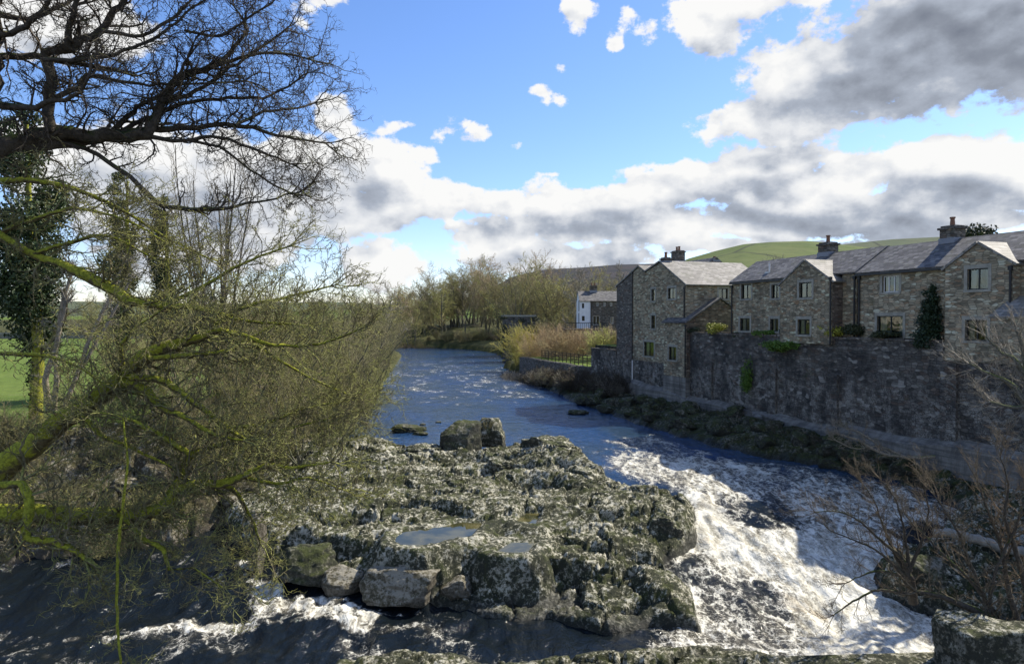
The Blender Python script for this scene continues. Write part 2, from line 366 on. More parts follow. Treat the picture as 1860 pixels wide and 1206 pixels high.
# ------------------------------------------------------------------ materials
def m_rock(moss=.5, pale=1.0, wet=True, brown=0.0):
    def f(n, b):
        geo = n.n.new('ShaderNodeNewGeometry'); p = geo.outputs['Position']
        a = n.noise(p, .7, 6, .6); c = n.noise(p, 4.5, 6, .72); e = n.noise(p, 15, 5, .75)
        v = n.vor(p, 7, 'F1', 'Distance')
        k = n.m('ADD', n.m('MULTIPLY', a, .65), n.m('ADD', n.m('MULTIPLY', c, 1.0), n.m('MULTIPLY', e, .7)))
        k = n.m('ADD', k, n.m('MULTIPLY', v, .22))
        lich = n.ss(k, 1.12 + .10 * moss, 1.42 + .08 * moss)
        col = n.ramp(lich, [(0, (.028, .031, .017)), (.32, (.085, .087, .052)), (.62, (.27 * pale, .255 * pale, .19 * pale)), (1, (.50 * pale, .48 * pale, .385 * pale))])
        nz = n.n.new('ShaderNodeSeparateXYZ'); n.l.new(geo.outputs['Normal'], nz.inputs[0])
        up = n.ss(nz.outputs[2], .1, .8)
        mo = n.m('MULTIPLY', n.ss(n.noise(p, 1.7, 5, .7), .60 - .16 * moss, .72 - .12 * moss), n.m('ADD', n.m('MULTIPLY', up, .7), .3))
        mc = n.ramp(e, [(.3, (.018, .024, .006)), (.7, (.075, .088, .022))])
        col = n.mix(n.m('MULTIPLY', mo, .85), col, mc)
        wt = n.n.new('ShaderNodeAttribute'); wt.attribute_name = 'wetness'
        col = n.mix(n.m('MULTIPLY', wt.outputs['Fac'], .82), col, (.014, .015, .011))
        # steep faces are mixed towards a dark grey
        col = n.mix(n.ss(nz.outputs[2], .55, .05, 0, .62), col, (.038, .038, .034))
        if brown: col = n.mix(brown, col, (.16, .11, .07))
        P(n, b, col=col, rough=n.ss(wt.outputs['Fac'], 0, 1, .9, .38), spec=.25, nor=n.bump(n.m('ADD', e, n.m('MULTIPLY', c, 1.5)), .9, .06))
    return f
M = {}
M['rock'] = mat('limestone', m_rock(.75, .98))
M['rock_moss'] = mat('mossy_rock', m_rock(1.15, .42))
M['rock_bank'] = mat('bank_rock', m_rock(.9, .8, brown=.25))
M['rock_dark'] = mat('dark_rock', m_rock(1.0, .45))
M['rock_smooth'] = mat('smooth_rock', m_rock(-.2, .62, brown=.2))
def f_grass(n, b):
    p = n.n.new('ShaderNodeNewGeometry').outputs['Position']
    a = n.noise(p, .08, 4, .6); c = n.noise(p, 2.2, 5, .7)
    col = n.mix(n.ss(a, .3, .7), (.09, .145, .022), (.14, .19, .04))
    col = n.mix(n.m('MULTIPLY', n.ss(c, .3, .7), .6), col, (.05, .07, .018))
    P(n, b, col=col, rough=.95, spec=.1, nor=n.bump(c, .8, .08))
M['grass'] = mat('grass', f_grass)
def f_rough(n, b):
    p = n.n.new('ShaderNodeNewGeometry').outputs['Position']
    a = n.noise(p, .35, 5, .65); c = n.noise(p, 3.0, 5, .7)
    col = n.ramp(a, [(.3, (.035, .045, .016)), (.5, (.075, .08, .03)), (.7, (.12, .11, .05))])
    col = n.mix(n.m('MULTIPLY', c, .5), col, (.02, .022, .012))
    P(n, b, col=col, rough=.95, spec=.1, nor=n.bump(c, 1, .15))
M['rough'] = mat('rough_bank', f_rough)
def f_bed(n, b):
    p = n.n.new('ShaderNodeNewGeometry').outputs['Position']
    P(n, b, col=n.ramp(n.noise(p, 2, 4), [(.3, (.015, .013, .01)), (.7, (.06, .05, .03))]), rough=.8)
M['bed'] = mat('river_bed', f_bed)
def m_hill(c1, c2, c3):
    def f(n, b):
        p = n.n.new('ShaderNodeNewGeometry').outputs['Position']
        a = n.noise(p, .006, 6, .6); c = n.noise(p, .03, 5, .7)
        w1 = n.vor(n.v('MULTIPLY', p, (1, .5, 1)), .006, 'DISTANCE_TO_EDGE', 'Distance')
        col = n.mix(n.ss(a, .4, .62), c1, c2); col = n.mix(n.ss(c, .5, .75), col, c3)
        col = n.mix(n.ss(w1, .02, .010, 0, .7), col, (.045, .05, .04))
        P(n, b, col=col, rough=1, spec=.05)
    return f
M['hill_g'] = mat('fell_grass', m_hill((.095, .125, .045), (.125, .145, .06), (.07, .088, .04)))
M['hill_b'] = mat('far_fell', m_hill((.085, .105, .065), (.10, .115, .07), (.07, .085, .065)))
M['hill_m'] = mat('moor', m_hill((.04, .042, .046), (.055, .05, .052), (.03, .038, .036)))
def m_stone(dark=0.0, cs=(.30, .27, .205), streak=False, sx=.32, sz=.13):
    def f(n, b):
        uv = n.co('UV')
        nu = n.noise(uv, 2.2, 3, .6, 0, 'Color')
        q = n.v('ADD', uv, n.v('SCALE', n.v('SUBTRACT', nu, (.5, .5, .5)), .10))
        q = n.v('MULTIPLY', q, (1 / sx, 1 / sz, 0))
        cell = n.vor(q, 1, 'F1', 'Color', .82, '2D'); edge = n.vor(q, 1, 'DISTANCE_TO_EDGE', 'Distance', .82, '2D')
        s = n.n.new('ShaderNodeSeparateColor'); n.l.new(cell, s.inputs[0])
        base = n.ramp(s.outputs[0], [(0, tuple(c * .42 for c in cs)), (.35, tuple(c * .75 for c in cs)), (.65, cs), (.86, tuple(c * 1.15 for c in cs)), (1, tuple(min(.7, c * 1.9) for c in cs))])
        base = n.mix(n.ss(s.outputs[1], .72, .95, 0, .5), base, (cs[0] * 1.05, cs[1] * .72, cs[2] * .55))
        blot = n.noise(uv, .55, 4, .6); fine = n.noise(uv, 14, 4, .7)
        base = n.mix(n.ss(blot, .45, .72, 0, .5), base, (.07, .068, .058))
        base = n.mix(n.ss(n.noise(uv, .9, 5, .7), .58, .70, 0, .45), base, (.13, .135, .06))
        base = n.mix(n.ss(edge, .07, .02, 0, .75), base, tuple(c * .45 for c in cs))
        base = n.mix(.35, base, n.mix(1, base, fine, 'MULTIPLY'))
        if streak:
            st = n.noise(n.v('MULTIPLY', uv, (1.3, .35, 1)), 1, 7, .75, .6)
            st2 = n.noise(n.v('MULTIPLY', uv, (1.1, .9, 1)), 1.3, 7, .8)
            low = n.n.new('ShaderNodeSeparateXYZ'); n.l.new(uv, low.inputs[0])
            lk = n.ss(low.outputs[1], 6.2, 3.0)
            base = n.mix(n.m('MULTIPLY', n.ss(st2, .47, .57), n.m('MULTIPLY', n.ss(fine, .42, .55), n.m('ADD', n.m('MULTIPLY', lk, .6), .15))), base, (.46, .44, .38))
            base = n.mix(n.ss(st, .52, .66, 0, .55), base, (.022, .021, .02))
            base = n.mix(n.m('MULTIPLY', n.ss(st, .36, .30), n.m('MULTIPLY', lk, .6)), base, (.22, .23, .25))
        if streak: base = n.mix(n.ss(n.noise(n.v('MULTIPLY', uv, (.45, .3, 1)), 1, 6, .65), .46, .62, 0, .62), base, (.024, .024, .024))
        if streak: base = n.mix(n.m('MULTIPLY', n.m('MULTIPLY', n.ss(s.outputs[2], .72, .9), n.ss(n.noise(uv, .5, 5, .65), .46, .60)), .8), base, (.42, .40, .35))
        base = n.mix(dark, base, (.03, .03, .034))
        P(n, b, col=base, rough=.92, spec=.2, nor=n.bump(n.m('ADD', n.ss(edge, 0, .12), n.m('MULTIPLY', fine, .5)), .8, .05))
    return f
M['stone'] = mat('rubble_stone', m_stone(0, (.44, .375, .255)))
M['stone2'] = mat('coursed_stone', m_stone(0, (.47, .405, .28), sx=.36, sz=.12))
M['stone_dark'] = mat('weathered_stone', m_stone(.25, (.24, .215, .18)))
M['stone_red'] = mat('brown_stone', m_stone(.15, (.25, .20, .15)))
M['river_wall'] = mat('stained_wall', m_stone(.22, (.18, .165, .14), True, .38, .17))
M['dry'] = mat('dry_stone', m_stone(.2, (.22, .21, .19), False, .3, .14))
def f_plinth(n, b):
    uv = n.co('UV'); st = n.noise(n.v('MULTIPLY', uv, (1.3, .35, 1)), 1, 6, .7)
    ho = n.noise(n.v('MULTIPLY', uv, (.15, 5, 1)), 1, 4, .6); fi = n.noise(uv, 9, 4, .7)
    c = n.ramp(st, [(.3, (.05, .048, .042)), (.5, (.17, .16, .14)), (.7, (.30, .285, .245))])
    c = n.mix(n.ss(ho, .45, .6, 0, .5), c, (.05, .047, .042)); c = n.mix(n.ss(fi, .55, .7, 0, .4), c, (.04, .05, .02))
    P(n, b, col=c, rough=.9, nor=n.bump(n.m('ADD', fi, ho), .6, .04))
M['plinth'] = mat('concrete_plinth', f_plinth)
def m_slate(c0, c1, c2, sx=.34, sz=.22):
    def f(n, b):
        uv = n.co('UV')
        br = n.node('ShaderNodeTexBrick', {'Vector': n.v('ADD', uv, n.v('SCALE', n.noise(uv, 1.5, 3, .5, 0, 'Color'), .04)), 'Scale': 1.0, 'Mortar Size': .012, 'Mortar Smooth': .3, 'Brick Width': sx, 'Row Height': sz, 'Color1': (0, 0, 0, 1), 'Color2': (1, 1, 1, 1), 'Mortar': (.5, .5, .5, 1)})
        c = n.ramp(br.outputs['Color'], [(0, c0), (.5, c1), (1, c2)])
        c = n.mix(n.ss(n.noise(uv, 1.1, 5, .7), .5, .7, 0, .45), c, (.11, .115, .06))
        c = n.mix(n.ss(n.noise(uv, 7, 4, .7), .56, .72, 0, .35), c, (.28, .27, .24))
        c = n.mix(n.m('MULTIPLY', br.outputs['Fac'], .8), c, (.02, .02, .02))
        h = n.m('SUBTRACT', n.m('MULTIPLY', n.noise(uv, 6, 4), .5), br.outputs['Fac'])
        P(n, b, col=c, rough=.72, spec=.35, nor=n.bump(h, .8, .03))
    return f
M['slate'] = mat('grey_slate', m_slate((.062, .060, .060), (.115, .110, .108), (.20, .19, .18)))
M['flag'] = mat('stone_slate', m_slate((.15, .14, .12), (.22, .205, .18), (.30, .28, .25), .5, .3))
def plain(name, c, rough=.6, metal=0, nz=.25, sc_=8, spec=.4):
    def f(n, b):
        k = n.noise(n.co('Object'), sc_, 5, .65)
        P(n, b, col=n.mix(nz, c, n.ramp(k, [(.3, tuple(x * .45 for x in c)), (.7, tuple(min(1, x * 1.35) for x in c))])), rough=rough, metal=metal, spec=spec)
    M[name] = mat(name, f)
plain('dressed', (.30, .285, .235), .9, sc_=3, nz=.6); plain('frame_dark', (.022, .025, .024), .45); plain('frame_white', (.62, .62, .60), .5)
plain('pipe', (.02, .02, .02), .5); plain('pot', (.20, .10, .06), .8); plain('timber', (.10, .07, .045), .85, nz=.6); plain('timber_pale', (.23, .22, .19), .9, nz=.6, sc_=4)
plain('render_white', (.66, .68, .70), .8, sc_=1.5); plain('curtain', (.42, .42, .38), .9, sc_=3); plain('lead', (.20, .21, .24), .55); plain('interior', (.03, .03, .03), .9)
plain('ridge', (.13, .12, .12), .8, sc_=4); plain('gutter', (.02, .02, .022), .4)
def f_glass(n, b):
    n.n.remove(b)
    t = n.node('ShaderNodeBsdfTransparent', {'Color': (.62, .68, .66, 1)}).outputs[0]
    nn = n.bump(n.noise(n.co('Object'), 1.3, 2), .25, .03)
    g = n.node('ShaderNodeBsdfGlossy', {'Color': (.7, .75, .72, 1), 'Roughness': .03, 'Normal': nn}).outputs[0]
    fr = n.node('ShaderNodeFresnel', {'IOR': 1.6, 'Normal': nn}).outputs[0]
    mx = n.node('ShaderNodeMixShader', {0: n.m('ADD', fr, .08), 1: t, 2: g}).outputs[0]
    n.l.new(mx, n.n['Material Output'].inputs[0])
M['glass'] = mat('window_glass', f_glass)
def m_bark(c, moss, mc=(.12, .16, .012), mscale=3.0, lim=.0):
    def f(n, b):
        geo = n.n.new('ShaderNodeNewGeometry'); p = geo.outputs['Position']
        a = n.noise(p, 12, 5, .7)
        col = n.ramp(a, [(.3, tuple(x * .45 for x in c)), (.7, tuple(x * 1.5 for x in c))])
        nz = n.n.new('ShaderNodeSeparateXYZ'); n.l.new(geo.outputs['Normal'], nz.inputs[0])
        k = n.m('ADD', n.m('MULTIPLY', nz.outputs[2], .45), n.m('MULTIPLY', n.noise(p, mscale, 4, .65), 1.6))
        mf = n.ss(k, 1.15 - moss * .75, 1.45 - moss * .75)
        mcc = n.ramp(n.noise(p, 25, 4, .7), [(.3, tuple(x * .35 for x in mc)), (.7, tuple(min(1, x * 1.45) for x in mc))])
        col = n.mix(mf, col, mcc)
        P(n, b, col=col, rough=.92, spec=.15, nor=n.bump(n.noise(p, 30, 4, .7), .8, .02))
    return f
M['bark_dark'] = mat('dark_bark', m_bark((.075, .064, .05), .25, (.055, .075, .015)))
M['twig_dark'] = mat('dark_twigs', m_bark((.085, .07, .055), .12, (.10, .11, .04)))
M['bark_moss'] = mat('mossy_bark', m_bark((.12, .10, .055), .85, (.29, .30, .035), 6))
M['twig_moss'] = mat('mossy_twigs', m_bark((.19, .165, .095), .42, (.27, .28, .08)))
M['twig_olive'] = mat('olive_twigs', m_bark((.22, .19, .115), .3, (.27, .27, .09), .6))
M['twig_green'] = mat('green_twigs', m_bark((.32, .27, .14), .35, (.34, .36, .10), .12))
M['twig_brown'] = mat('brown_twigs', m_bark((.34, .26, .17), .1, (.28, .27, .12), .2))
M['twig_grey'] = mat('grey_twigs', m_bark((.26, .235, .19), .1, (.22, .22, .12), .2))
M['twig_red'] = mat('red_twigs', m_bark((.14, .115, .08), .12, (.15, .10, .06), .35))
M['twig_gold'] = mat('gold_twigs', m_bark((.50, .42, .12), .2, (.42, .42, .10), 1))
M['twig_orange'] = mat('orange_twigs', m_bark((.42, .30, .17), .3, (.36, .31, .15), .5))
M['bark_grey'] = mat('grey_bark', m_bark((.13, .125, .10), .35, (.12, .14, .04), .5))
M['bark_pale'] = mat('pale_bark', m_bark((.27, .23, .17), .1, (.14, .15, .05), 1))
M['grassy'] = mat('dry_grass_blades', m_bark((.30, .26, .13), .1, (.16, .18, .05), 1))
def m_leaf(c1, c2):
    def f(n, b):
        p = n.n.new('ShaderNodeNewGeometry').outputs['Position']
        col = n.ramp(n.noise(p, 2.5, 5, .75), [(.35, c1), (.65, c2)])
        P(n, b, col=col, rough=.55, spec=.35)
    return f
M['ivy'] = mat('ivy_leaves', m_leaf((.016, .032, .010), (.055, .085, .022)))
M['conifer'] = mat('conifer_needles', m_leaf((.010, .022, .010), (.03, .055, .022)))
M['leaf_bright'] = mat('bright_leaves', m_leaf((.05, .11, .012), (.12, .20, .03)))
M['leaf_yellow'] = mat('yellow_leaves', m_leaf((.16, .18, .012), (.38, .36, .05)))
M['leaf_dark'] = mat('dark_leaves', m_leaf((.02, .03, .012), (.06, .07, .03)))

# ------------------------------------------------------------------ water material
def f_water(n, b):
    geo = n.n.new('ShaderNodeNewGeometry'); p = geo.outputs['Position']
    at_ = n.n.new('ShaderNodeAttribute'); at_.attribute_name = 'foam'; fo = at_.outputs['Fac']
    q = n.mp(p, rot=(0, 0, math.radians(12)), scale=(1.0, .48, 1))
    n1 = n.noise(q, 1.3, 7, .62, .9); n2 = n.noise(q, 6, 6, .7, .6); n3 = n.noise(q, .22, 3, .5); nb = n.noise(p, .5, 5, .6, .8)
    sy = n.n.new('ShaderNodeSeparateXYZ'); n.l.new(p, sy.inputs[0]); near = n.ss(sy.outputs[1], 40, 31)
    vr = n.vor(n.v('ADD', n.mp(p, scale=(1, .8, 1)), n.v('SCALE', n.noise(p, 1.6, 5, .65, 0, 'Color'), 1.3)), 1.7, 'DISTANCE_TO_EDGE', 'Distance')
    vr2 = n.vor(n.v('ADD', n.mp(p, scale=(1, .75, 1)), n.v('SCALE', n.noise(p, 2.6, 5, .65, 0, 'Color'), 1.0)), 3.4, 'DISTANCE_TO_EDGE', 'Distance')
    lace = n.m('MAXIMUM', n.ss(vr, .12, .0), n.m('MULTIPLY', n.ss(vr2, .09, .0), .7))
    k = n.m('ADD', fo, n.m('ADD', n.m('MULTIPLY', n.m('SUBTRACT', n1, .5), 1.5), n.m('MULTIPLY', n.m('SUBTRACT', n2, .5), .75)))
    k = n.m('ADD', k, n.m('MULTIPLY', lace, n.m('MULTIPLY', n.m('MINIMUM', fo, .6), .75)))
    ff = n.ss(k, .46, .98)
    sky_tint = n.mix(n.ss(n3, .35, .65), (.014, .048, .13, 1), (.024, .048, .080, 1))  # blue of the reflected sky is put into the base colour
    sky_tint = n.mix(near, sky_tint, (.006, .009, .011, 1))
    shal = n.mix(n.ss(n.m('ADD', fo, n.m('MULTIPLY', n1, .5)), .55, 1.05), sky_tint, (.13, .115, .085, 1))
    white = n.mix(n.ss(n.m('ADD', n.m('MULTIPLY', n2, .5), n.m('MULTIPLY', n1, .5)), .38, .58), (.34, .32, .255, 1), (.72, .70, .61, 1))
    white = n.mix(n.m('MULTIPLY', n.ss(n.m('MAXIMUM', lace, n.ss(n1, .5, .68)), .55, .0), .62), white, (.25, .235, .19, 1))
    white = n.mix(n.ss(nb, .60, .72, 0, .5), white, (.36, .27, .15, 1))
    col = n.mix(ff, shal, white)
    w1 = n.noise(q, 2.2, 5, .6, .8); w2 = n.noise(q, 9, 4, .6, .3); w0 = n.noise(n.mp(p, rot=(0, 0, .3), scale=(.5, .9, 1)), .7, 3, .5)
    h = n.m('ADD', n.m('MULTIPLY', w0, 1.5), n.m('ADD', n.m('MULTIPLY', w1, 1.2), n.m('MULTIPLY', w2, .35)))
    h = n.m('ADD', h, n.m('MULTIPLY', ff, .3))
    P(n, b, col=col, rough=n.ss(ff, 0, 1, .07, .75), ior=1.333, spec=n.ss(near, 0, 1, .5, .33), nor=n.bump(h, n.ss(near, 0, 1, 1.0, .62), .16))
M['water'] = mat('river_water', f_water)
def f_pool(n, b):
    p = n.n.new('ShaderNodeNewGeometry').outputs['Position']
    P(n, b, col=n.mix(n.ss(n.noise(p, .8, 3), .4, .6), (.03, .032, .012), (.09, .08, .03)), rough=.04, ior=1.333, nor=n.bump(n.noise(p, 6, 3), .06, .02))
M['pool'] = mat('pool_water', f_pool)
#PART2

# ------------------------------------------------------------------ terrain
def build_ground():
    def cls(q, X, Y, code):
        i = q[:, 0]; c = code.ravel()[q].max(1); x = X.ravel()[i]; y = Y.ravel()[i]
        d = sdf(LEFT, x, y); u, v = uv_of(x, y)
        k = np.zeros(len(q), int)                       # 0 bed
        k[(c == 1)] = 1; k[(c == 1) & (y > 43)] = 4; k[(c == 1) & (d > 6.5 + 1.2 * fbm(x * .4, y * .4, 77, 3))] = 2
        k[(c == 2)] = 3; k[(c == 2) & (y < 32.5) & (v < -.3)] = 6
        lawn = (c == 2) & (v > -.2) & (u < -43) & (u > -68.2)
        k[lawn] = 2; k[(c == 2) & (u <= -68.2)] = 4; k[(c == 2) & (v > -.2) & (u > -43)] = 2
        k[(c == 2) & (y > 290)] = 2
        k[c == 3] = 5; k[c == 4] = 7
        return k
    parts = {}
    def add(xs, ys, hole=None, hi=True):
        co, q, r, X, Y = grid_mesh('', xs, ys, lambda a, b: ground(a, b, hi))
        cx = co[q].mean(1)
        if hole:
            for (a, b, c, d) in hole:
                m = (cx[:, 0] > a) & (cx[:, 0] < b) & (cx[:, 1] > c) & (cx[:, 1] < d); q = q[~m]; cx = cx[~m]
        k = cls(q, X, Y, r[1])
        for c in np.unique(k): parts.setdefault(int(c), []).append((co, q[k == c]))
    add(np.arange(-34, 26.01, .075), np.arange(14, 46.01, .075))
    add(np.arange(-34, 34.01, .25), np.arange(46, 110.01, .25))
    add(np.arange(-140, 140.1, 1.), np.arange(10, 300.1, 1.), [(-34, 26, 14, 46), (-34, 34, 46, 110)])
    add(np.arange(-1400, 2600.1, 20.), np.arange(-200, 2600.1, 20.), [(-140, 140, 10, 300)])
    nm = {0: ('riverbed', 'bed', dict(kind='structure')), 1: ('river_bank', 'rock_bank', dict(kind='structure')), 2: ('field', 'grass', dict(kind='structure')),
          3: ('river_bank', 'rock_moss', dict(kind='structure')), 4: ('far_bank', 'rough', dict(kind='structure')),
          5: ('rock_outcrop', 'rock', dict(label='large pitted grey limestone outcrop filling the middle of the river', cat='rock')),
          6: ('rock_outcrop', 'rock', dict(label='dark mossy rock outcrop at right under the bare reddish bushes', cat='rock')),
          7: ('rock_ledge', 'rock', dict(label='low pale rock ledge along the bottom edge nearest the viewer', cat='rock'))}
    for c, lst in parts.items():
        cs, qs, o = [], [], 0
        for co, q in lst: cs.append(co); qs.append(q + o); o += len(co)
        n_, mt, kw = nm[c]
        C_ = np.concatenate(cs); at2 = None
        if c in (1, 3, 5, 6, 7):
            hg = C_[:, 2] - wl(C_[:, 1]) + .22 * fbm(C_[:, 0] * 1.5, C_[:, 1] * 1.5, 93, 3); at2 = {'wetness': 1 - sst(.10, .48, hg)}
        link(n_, to_mesh(n_, C_, np.concatenate(qs), at2), M[mt], **kw)
build_ground()

def hill(name, ycrest, prof, ynear, mt, znear=6, rough=6.0):
    az = np.array([(p[0] - 930) / F for p in prof]); hh = np.array([(HY - p[1]) / F for p in prof])
    a = np.linspace(az[0], az[-1], 260); t = np.linspace(0, 1.25, 90)
    A_, T = np.meshgrid(a, t)
    Y = ynear + (ycrest - ynear) * T; X = A_ * Y
    h = np.interp(A_, az, hh) * ycrest + EYE
    Z = znear + (h - znear) * np.where(T < 1, T * T * (3 - 2 * T) * .35 + .65 * T ** 1.25, 1 - (T - 1) * .8)
    Z = Z + rough * fbm(X * .006, Y * .006, 12, 4) * np.sin(np.clip(T, 0, 1) * PI) - 10 * (sst(.03, 0, T))
    co = np.stack([X, Y, Z], -1).reshape(-1, 3); ny, nx = X.shape
    i = np.arange(nx * ny).reshape(ny, nx)
    q = np.stack([i[:-1, :-1], i[:-1, 1:], i[1:, 1:], i[1:, :-1]], -1).reshape(-1, 4)
    link(name, to_mesh(name, co, q), M[mt], kind='structure')
hill('hill', 1350, [(1120, 530), (1180, 500), (1250, 470), (1300, 456), (1350, 444), (1400, 440), (1470, 438), (1550, 447), (1650, 458), (1860, 475), (2300, 500)], 500, 'hill_g')
hill('hill', 2300, [(1380, 480), (1500, 448), (1560, 441), (1620, 435), (1700, 431), (1860, 430), (2300, 445), (2700, 470)], 1300, 'hill_b', 60)
hill('hill', 2500, [(700, 566), (800, 556), (880, 530), (930, 503), (985, 490), (1060, 486), (1120, 481), (1200, 479), (1300, 472), (1420, 480)], 700, 'hill_m', 20)
hill('hill', 3000, [(-1200, 560), (-600, 540), (0, 545), (400, 552), (600, 548), (760, 556), (900, 560)], 900, 'hill_b', 6, 4)

# ------------------------------------------------------------------ river
SEGS = [((435, 1022), (462, 1048), .16, .8), ((462, 1048), (492, 1080), .28, .95), ((470, 1105), (600, 1104), .42, .85), ((560, 1100), (655, 1142), .34, .8), ((590, 1120), (430, 1146), .26, .7), ((440, 1144), (330, 1142), .3, .72),
        ((330, 1142), (190, 1166), .20, .75), ((200, 1152), (125, 1170), .30, .8), ((80, 1176), (0, 1204), .14, .7), ((330, 1068), (240, 1102), .07, .6), ((620, 1112), (628, 1112), .25, 1.1), ((660, 1122), (672, 1123), .25, 1.1),
        ((180, 1160), (300, 1150), .10, .8), ((470, 1080), (500, 1110), .45, .6), ((690, 1118), (740, 1116), .07, .9)]
HEAVY = [ws(*p) for p in [(1250, 893), (1300, 903), (1318, 935), (1370, 965), (1450, 962), (1540, 950), (1640, 985), (1655, 1040), (1660, 1110), (1715, 1135), (1705, 1215), (1490, 1215), (1450, 1130), (1400, 1055), (1290, 1018), (1272, 990)]]
MED = [ws(*p) for p in [(1100, 850), (1110, 800), (1180, 790), (1350, 840), (1480, 850), (1640, 885), (1760, 930), (1650, 980), (1500, 975), (1380, 965), (1260, 900)]]
LOW = [ws(*p) for p in [(1225, 1030), (1290, 1018), (1400, 1055), (1450, 1130), (1500, 1215), (1150, 1215), (1180, 1160), (1270, 1150)]]
def foam(x, y):
    f = np.full(x.shape, -.02) + .30 * sst(60, 44, y) * sst(0, 8, x)
    f = np.maximum(f, .27 * sst(52, 80, y) * (1 - .5 * sst(120, 180, y)))  # upriver foam streaks, doubling as painted white glints on the ripples
    chn = sst(29.5, 27.5, y) * sst(1, -3, x); f = np.maximum(f, chn * (.26 + .26 * fbm(x * .5 + y * .3, y * 1.3, 72, 4))); f = np.maximum(f, .06 * (y < 27))
    f = np.maximum(f, .60 * sst(-1.8, 1.2, sdf(MED, x, y)))
    f = np.maximum(f, .50 * sst(-.6, .6, sdf(LOW, x, y)))
    f = np.maximum(f, 1.02 * sst(-1.3, 1.0, sdf(HEAVY, x, y)))
    for a, b, w_, s in SEGS:
        (x0, y0), (x1, y1) = ws(*a), ws(*b); ex, ey = x1 - x0, y1 - y0
        t = np.clip(((x - x0) * ex + (y - y0) * ey) / (ex * ex + ey * ey + 1e-9), 0, 1)
        d = np.hypot(x - x0 - t * ex, (y - y0 - t * ey)) + .12 * fbm(x * 2, y * 2, 61, 2)
        f = np.maximum(f, s * sst(w_ * 2.6, w_ * .2, d) * (.80 + .75 * fbm(x * 1.6, y * 3.2, 67, 4)))
    dx, dy = ws(1390, 925); f -= .28 * np.exp(-((x - dx) / 1.7) ** 2 - ((y - dy) / 1.5) ** 2)
    dx, dy = ws(1180, 815); f -= .12 * np.exp(-((x - dx) / 3) ** 2 - ((y - dy) / 2.5) ** 2)
    # white water where it breaks against the outcrop
    de = -sdf(ISLE, x, y); f += .28 * np.exp(-(np.clip(de, 0, 9) / .35) ** 2) * sst(3, 6, x) * (y < 32)
    f += .24 * fbm(x * .55 + y * .2, y * .4, 19, 3)
    return f
def water_z(x, y):
    f = np.clip(foam(x, y), 0, 1)
    amp = .04 + .28 * f
    near = sst(70, 35, y)
    chn = sst(29.5, 27.5, y) * sst(1, -3, x); amp = amp + .10 * chn
    r1 = 1 - np.abs(fbm(x * .8 + .6 * fbm(x * .5, y * .5, 4, 2), y * .42, 21, 3)) * 2
    z = wl(y) + amp * near * (.75 * r1 - .3) + (.08 + .8 * amp) * near * fbm(x * 1.9, y * 1.0, 33, 4, .55) * .5 + .02 * fbm(x * .7, y * .5, 88, 3)
    return z
def build_water():
    cs, qs, fs, o = [], [], [], 0
    for xs, ys in ((np.arange(-34, 27.01, .085), np.arange(8, 50.01, .085)), (np.arange(-30, 24.1, .3), np.arange(50, 110.1, .3)), (np.arange(-140, 12.1, 1.), np.arange(110, 225.1, 1.)), (np.arange(-34, 60, 2.), np.arange(-20, 8.1, 2.))):
        co, q, Z, X, Y = grid_mesh('', xs, ys, water_z)
        cs.append(co); qs.append(q + o); o += len(co); fs.append(foam(X, Y).ravel())
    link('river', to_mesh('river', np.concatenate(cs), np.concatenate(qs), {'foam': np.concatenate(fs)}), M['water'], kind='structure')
    for pl, pz in zip(POOLS, POOLZ):
        bm = bmesh.new(); cx = sum(p[0] for p in pl) / len(pl); cy = sum(p[1] for p in pl) / len(pl)
        if sdf(pl, np.array([0.]), np.array([0.])) is None: pass
        vs = [bm.verts.new((cx + (p[0] - cx) * 1.12, cy + (p[1] - cy) * 1.12, pz)) for p in pl]
        bm.faces.new(vs); me = bpy.data.meshes.new('rock_pool'); bm.to_mesh(me); bm.free()
        link('rock_pool', me, M['pool'], kind='structure')
build_water()

# ------------------------------------------------------------------ boulders
def boulder_mesh(name, seed, size, cuts=14, rough=.10, sub=5, boxy=0.0):
    rs = np.random.RandomState(seed)
    bm = bmesh.new(); bmesh.ops.create_icosphere(bm, subdivisions=sub, radius=1)
    p = np.array([v.co[:] for v in bm.verts])
    if boxy:
        m = np.abs(p).max(1, keepdims=True); p = p * (1 - boxy) + (p / m) * .85 * boxy
    for _ in range(cuts):
        n = rs.normal(size=3); n /= np.linalg.norm(n); d = rs.uniform(.62, .92)
        e = p @ n - d; p = p - np.clip(e, 0, None)[:, None] * n
    r = p / np.linalg.norm(p, axis=1, keepdims=True)
    disp = rough * (vn3(p * 2.2 + seed, seed) + .6 * vn3(p * 5.1 + seed, seed + 1) + .4 * vn3(p * 11 + seed, seed + 2) + .2 * vn3(p * 22, seed + 3))
    lay = .5 * rough * np.abs(np.sin(p[:, 2] * 9 + 2 * vn3(p * 1.5, 5)))
    p = (p + r * (disp - lay)[:, None]) * np.array(size)
    for v, c in zip(bm.verts, p): v.co = c
    for f in bm.faces: f.smooth = True
    me = bpy.data.meshes.new(name); bm.to_mesh(me); bm.free(); return me
def boulder(seed, loc, size, mt, label, rz=0, group=None, boxy=.3, rough=.10, sub=5, tilt=(0, 0), cuts=14, name='boulder'):
    o = link(name, boulder_mesh('boulder', seed, size, cuts, rough, sub, boxy), M[mt], loc=loc, label=label, cat='boulder', group=group)
    o.rotation_euler = (tilt[0], tilt[1], rz); return o
def gz(x, y): return float(ground(np.array([[float(x)]]), np.array([[float(y)]]), True)[0][0, 0])
x, y = at(835, 842, .35)
boulder(3, (x - .1, y + .9, 1.25), (1.55, 1.1, 1.55), 'rock_dark', 'tall dark square boulder standing on the far end of the rock outcrop', .1, boxy=.85, rough=.06, cuts=8)
x, y = at(885, 812, .9)
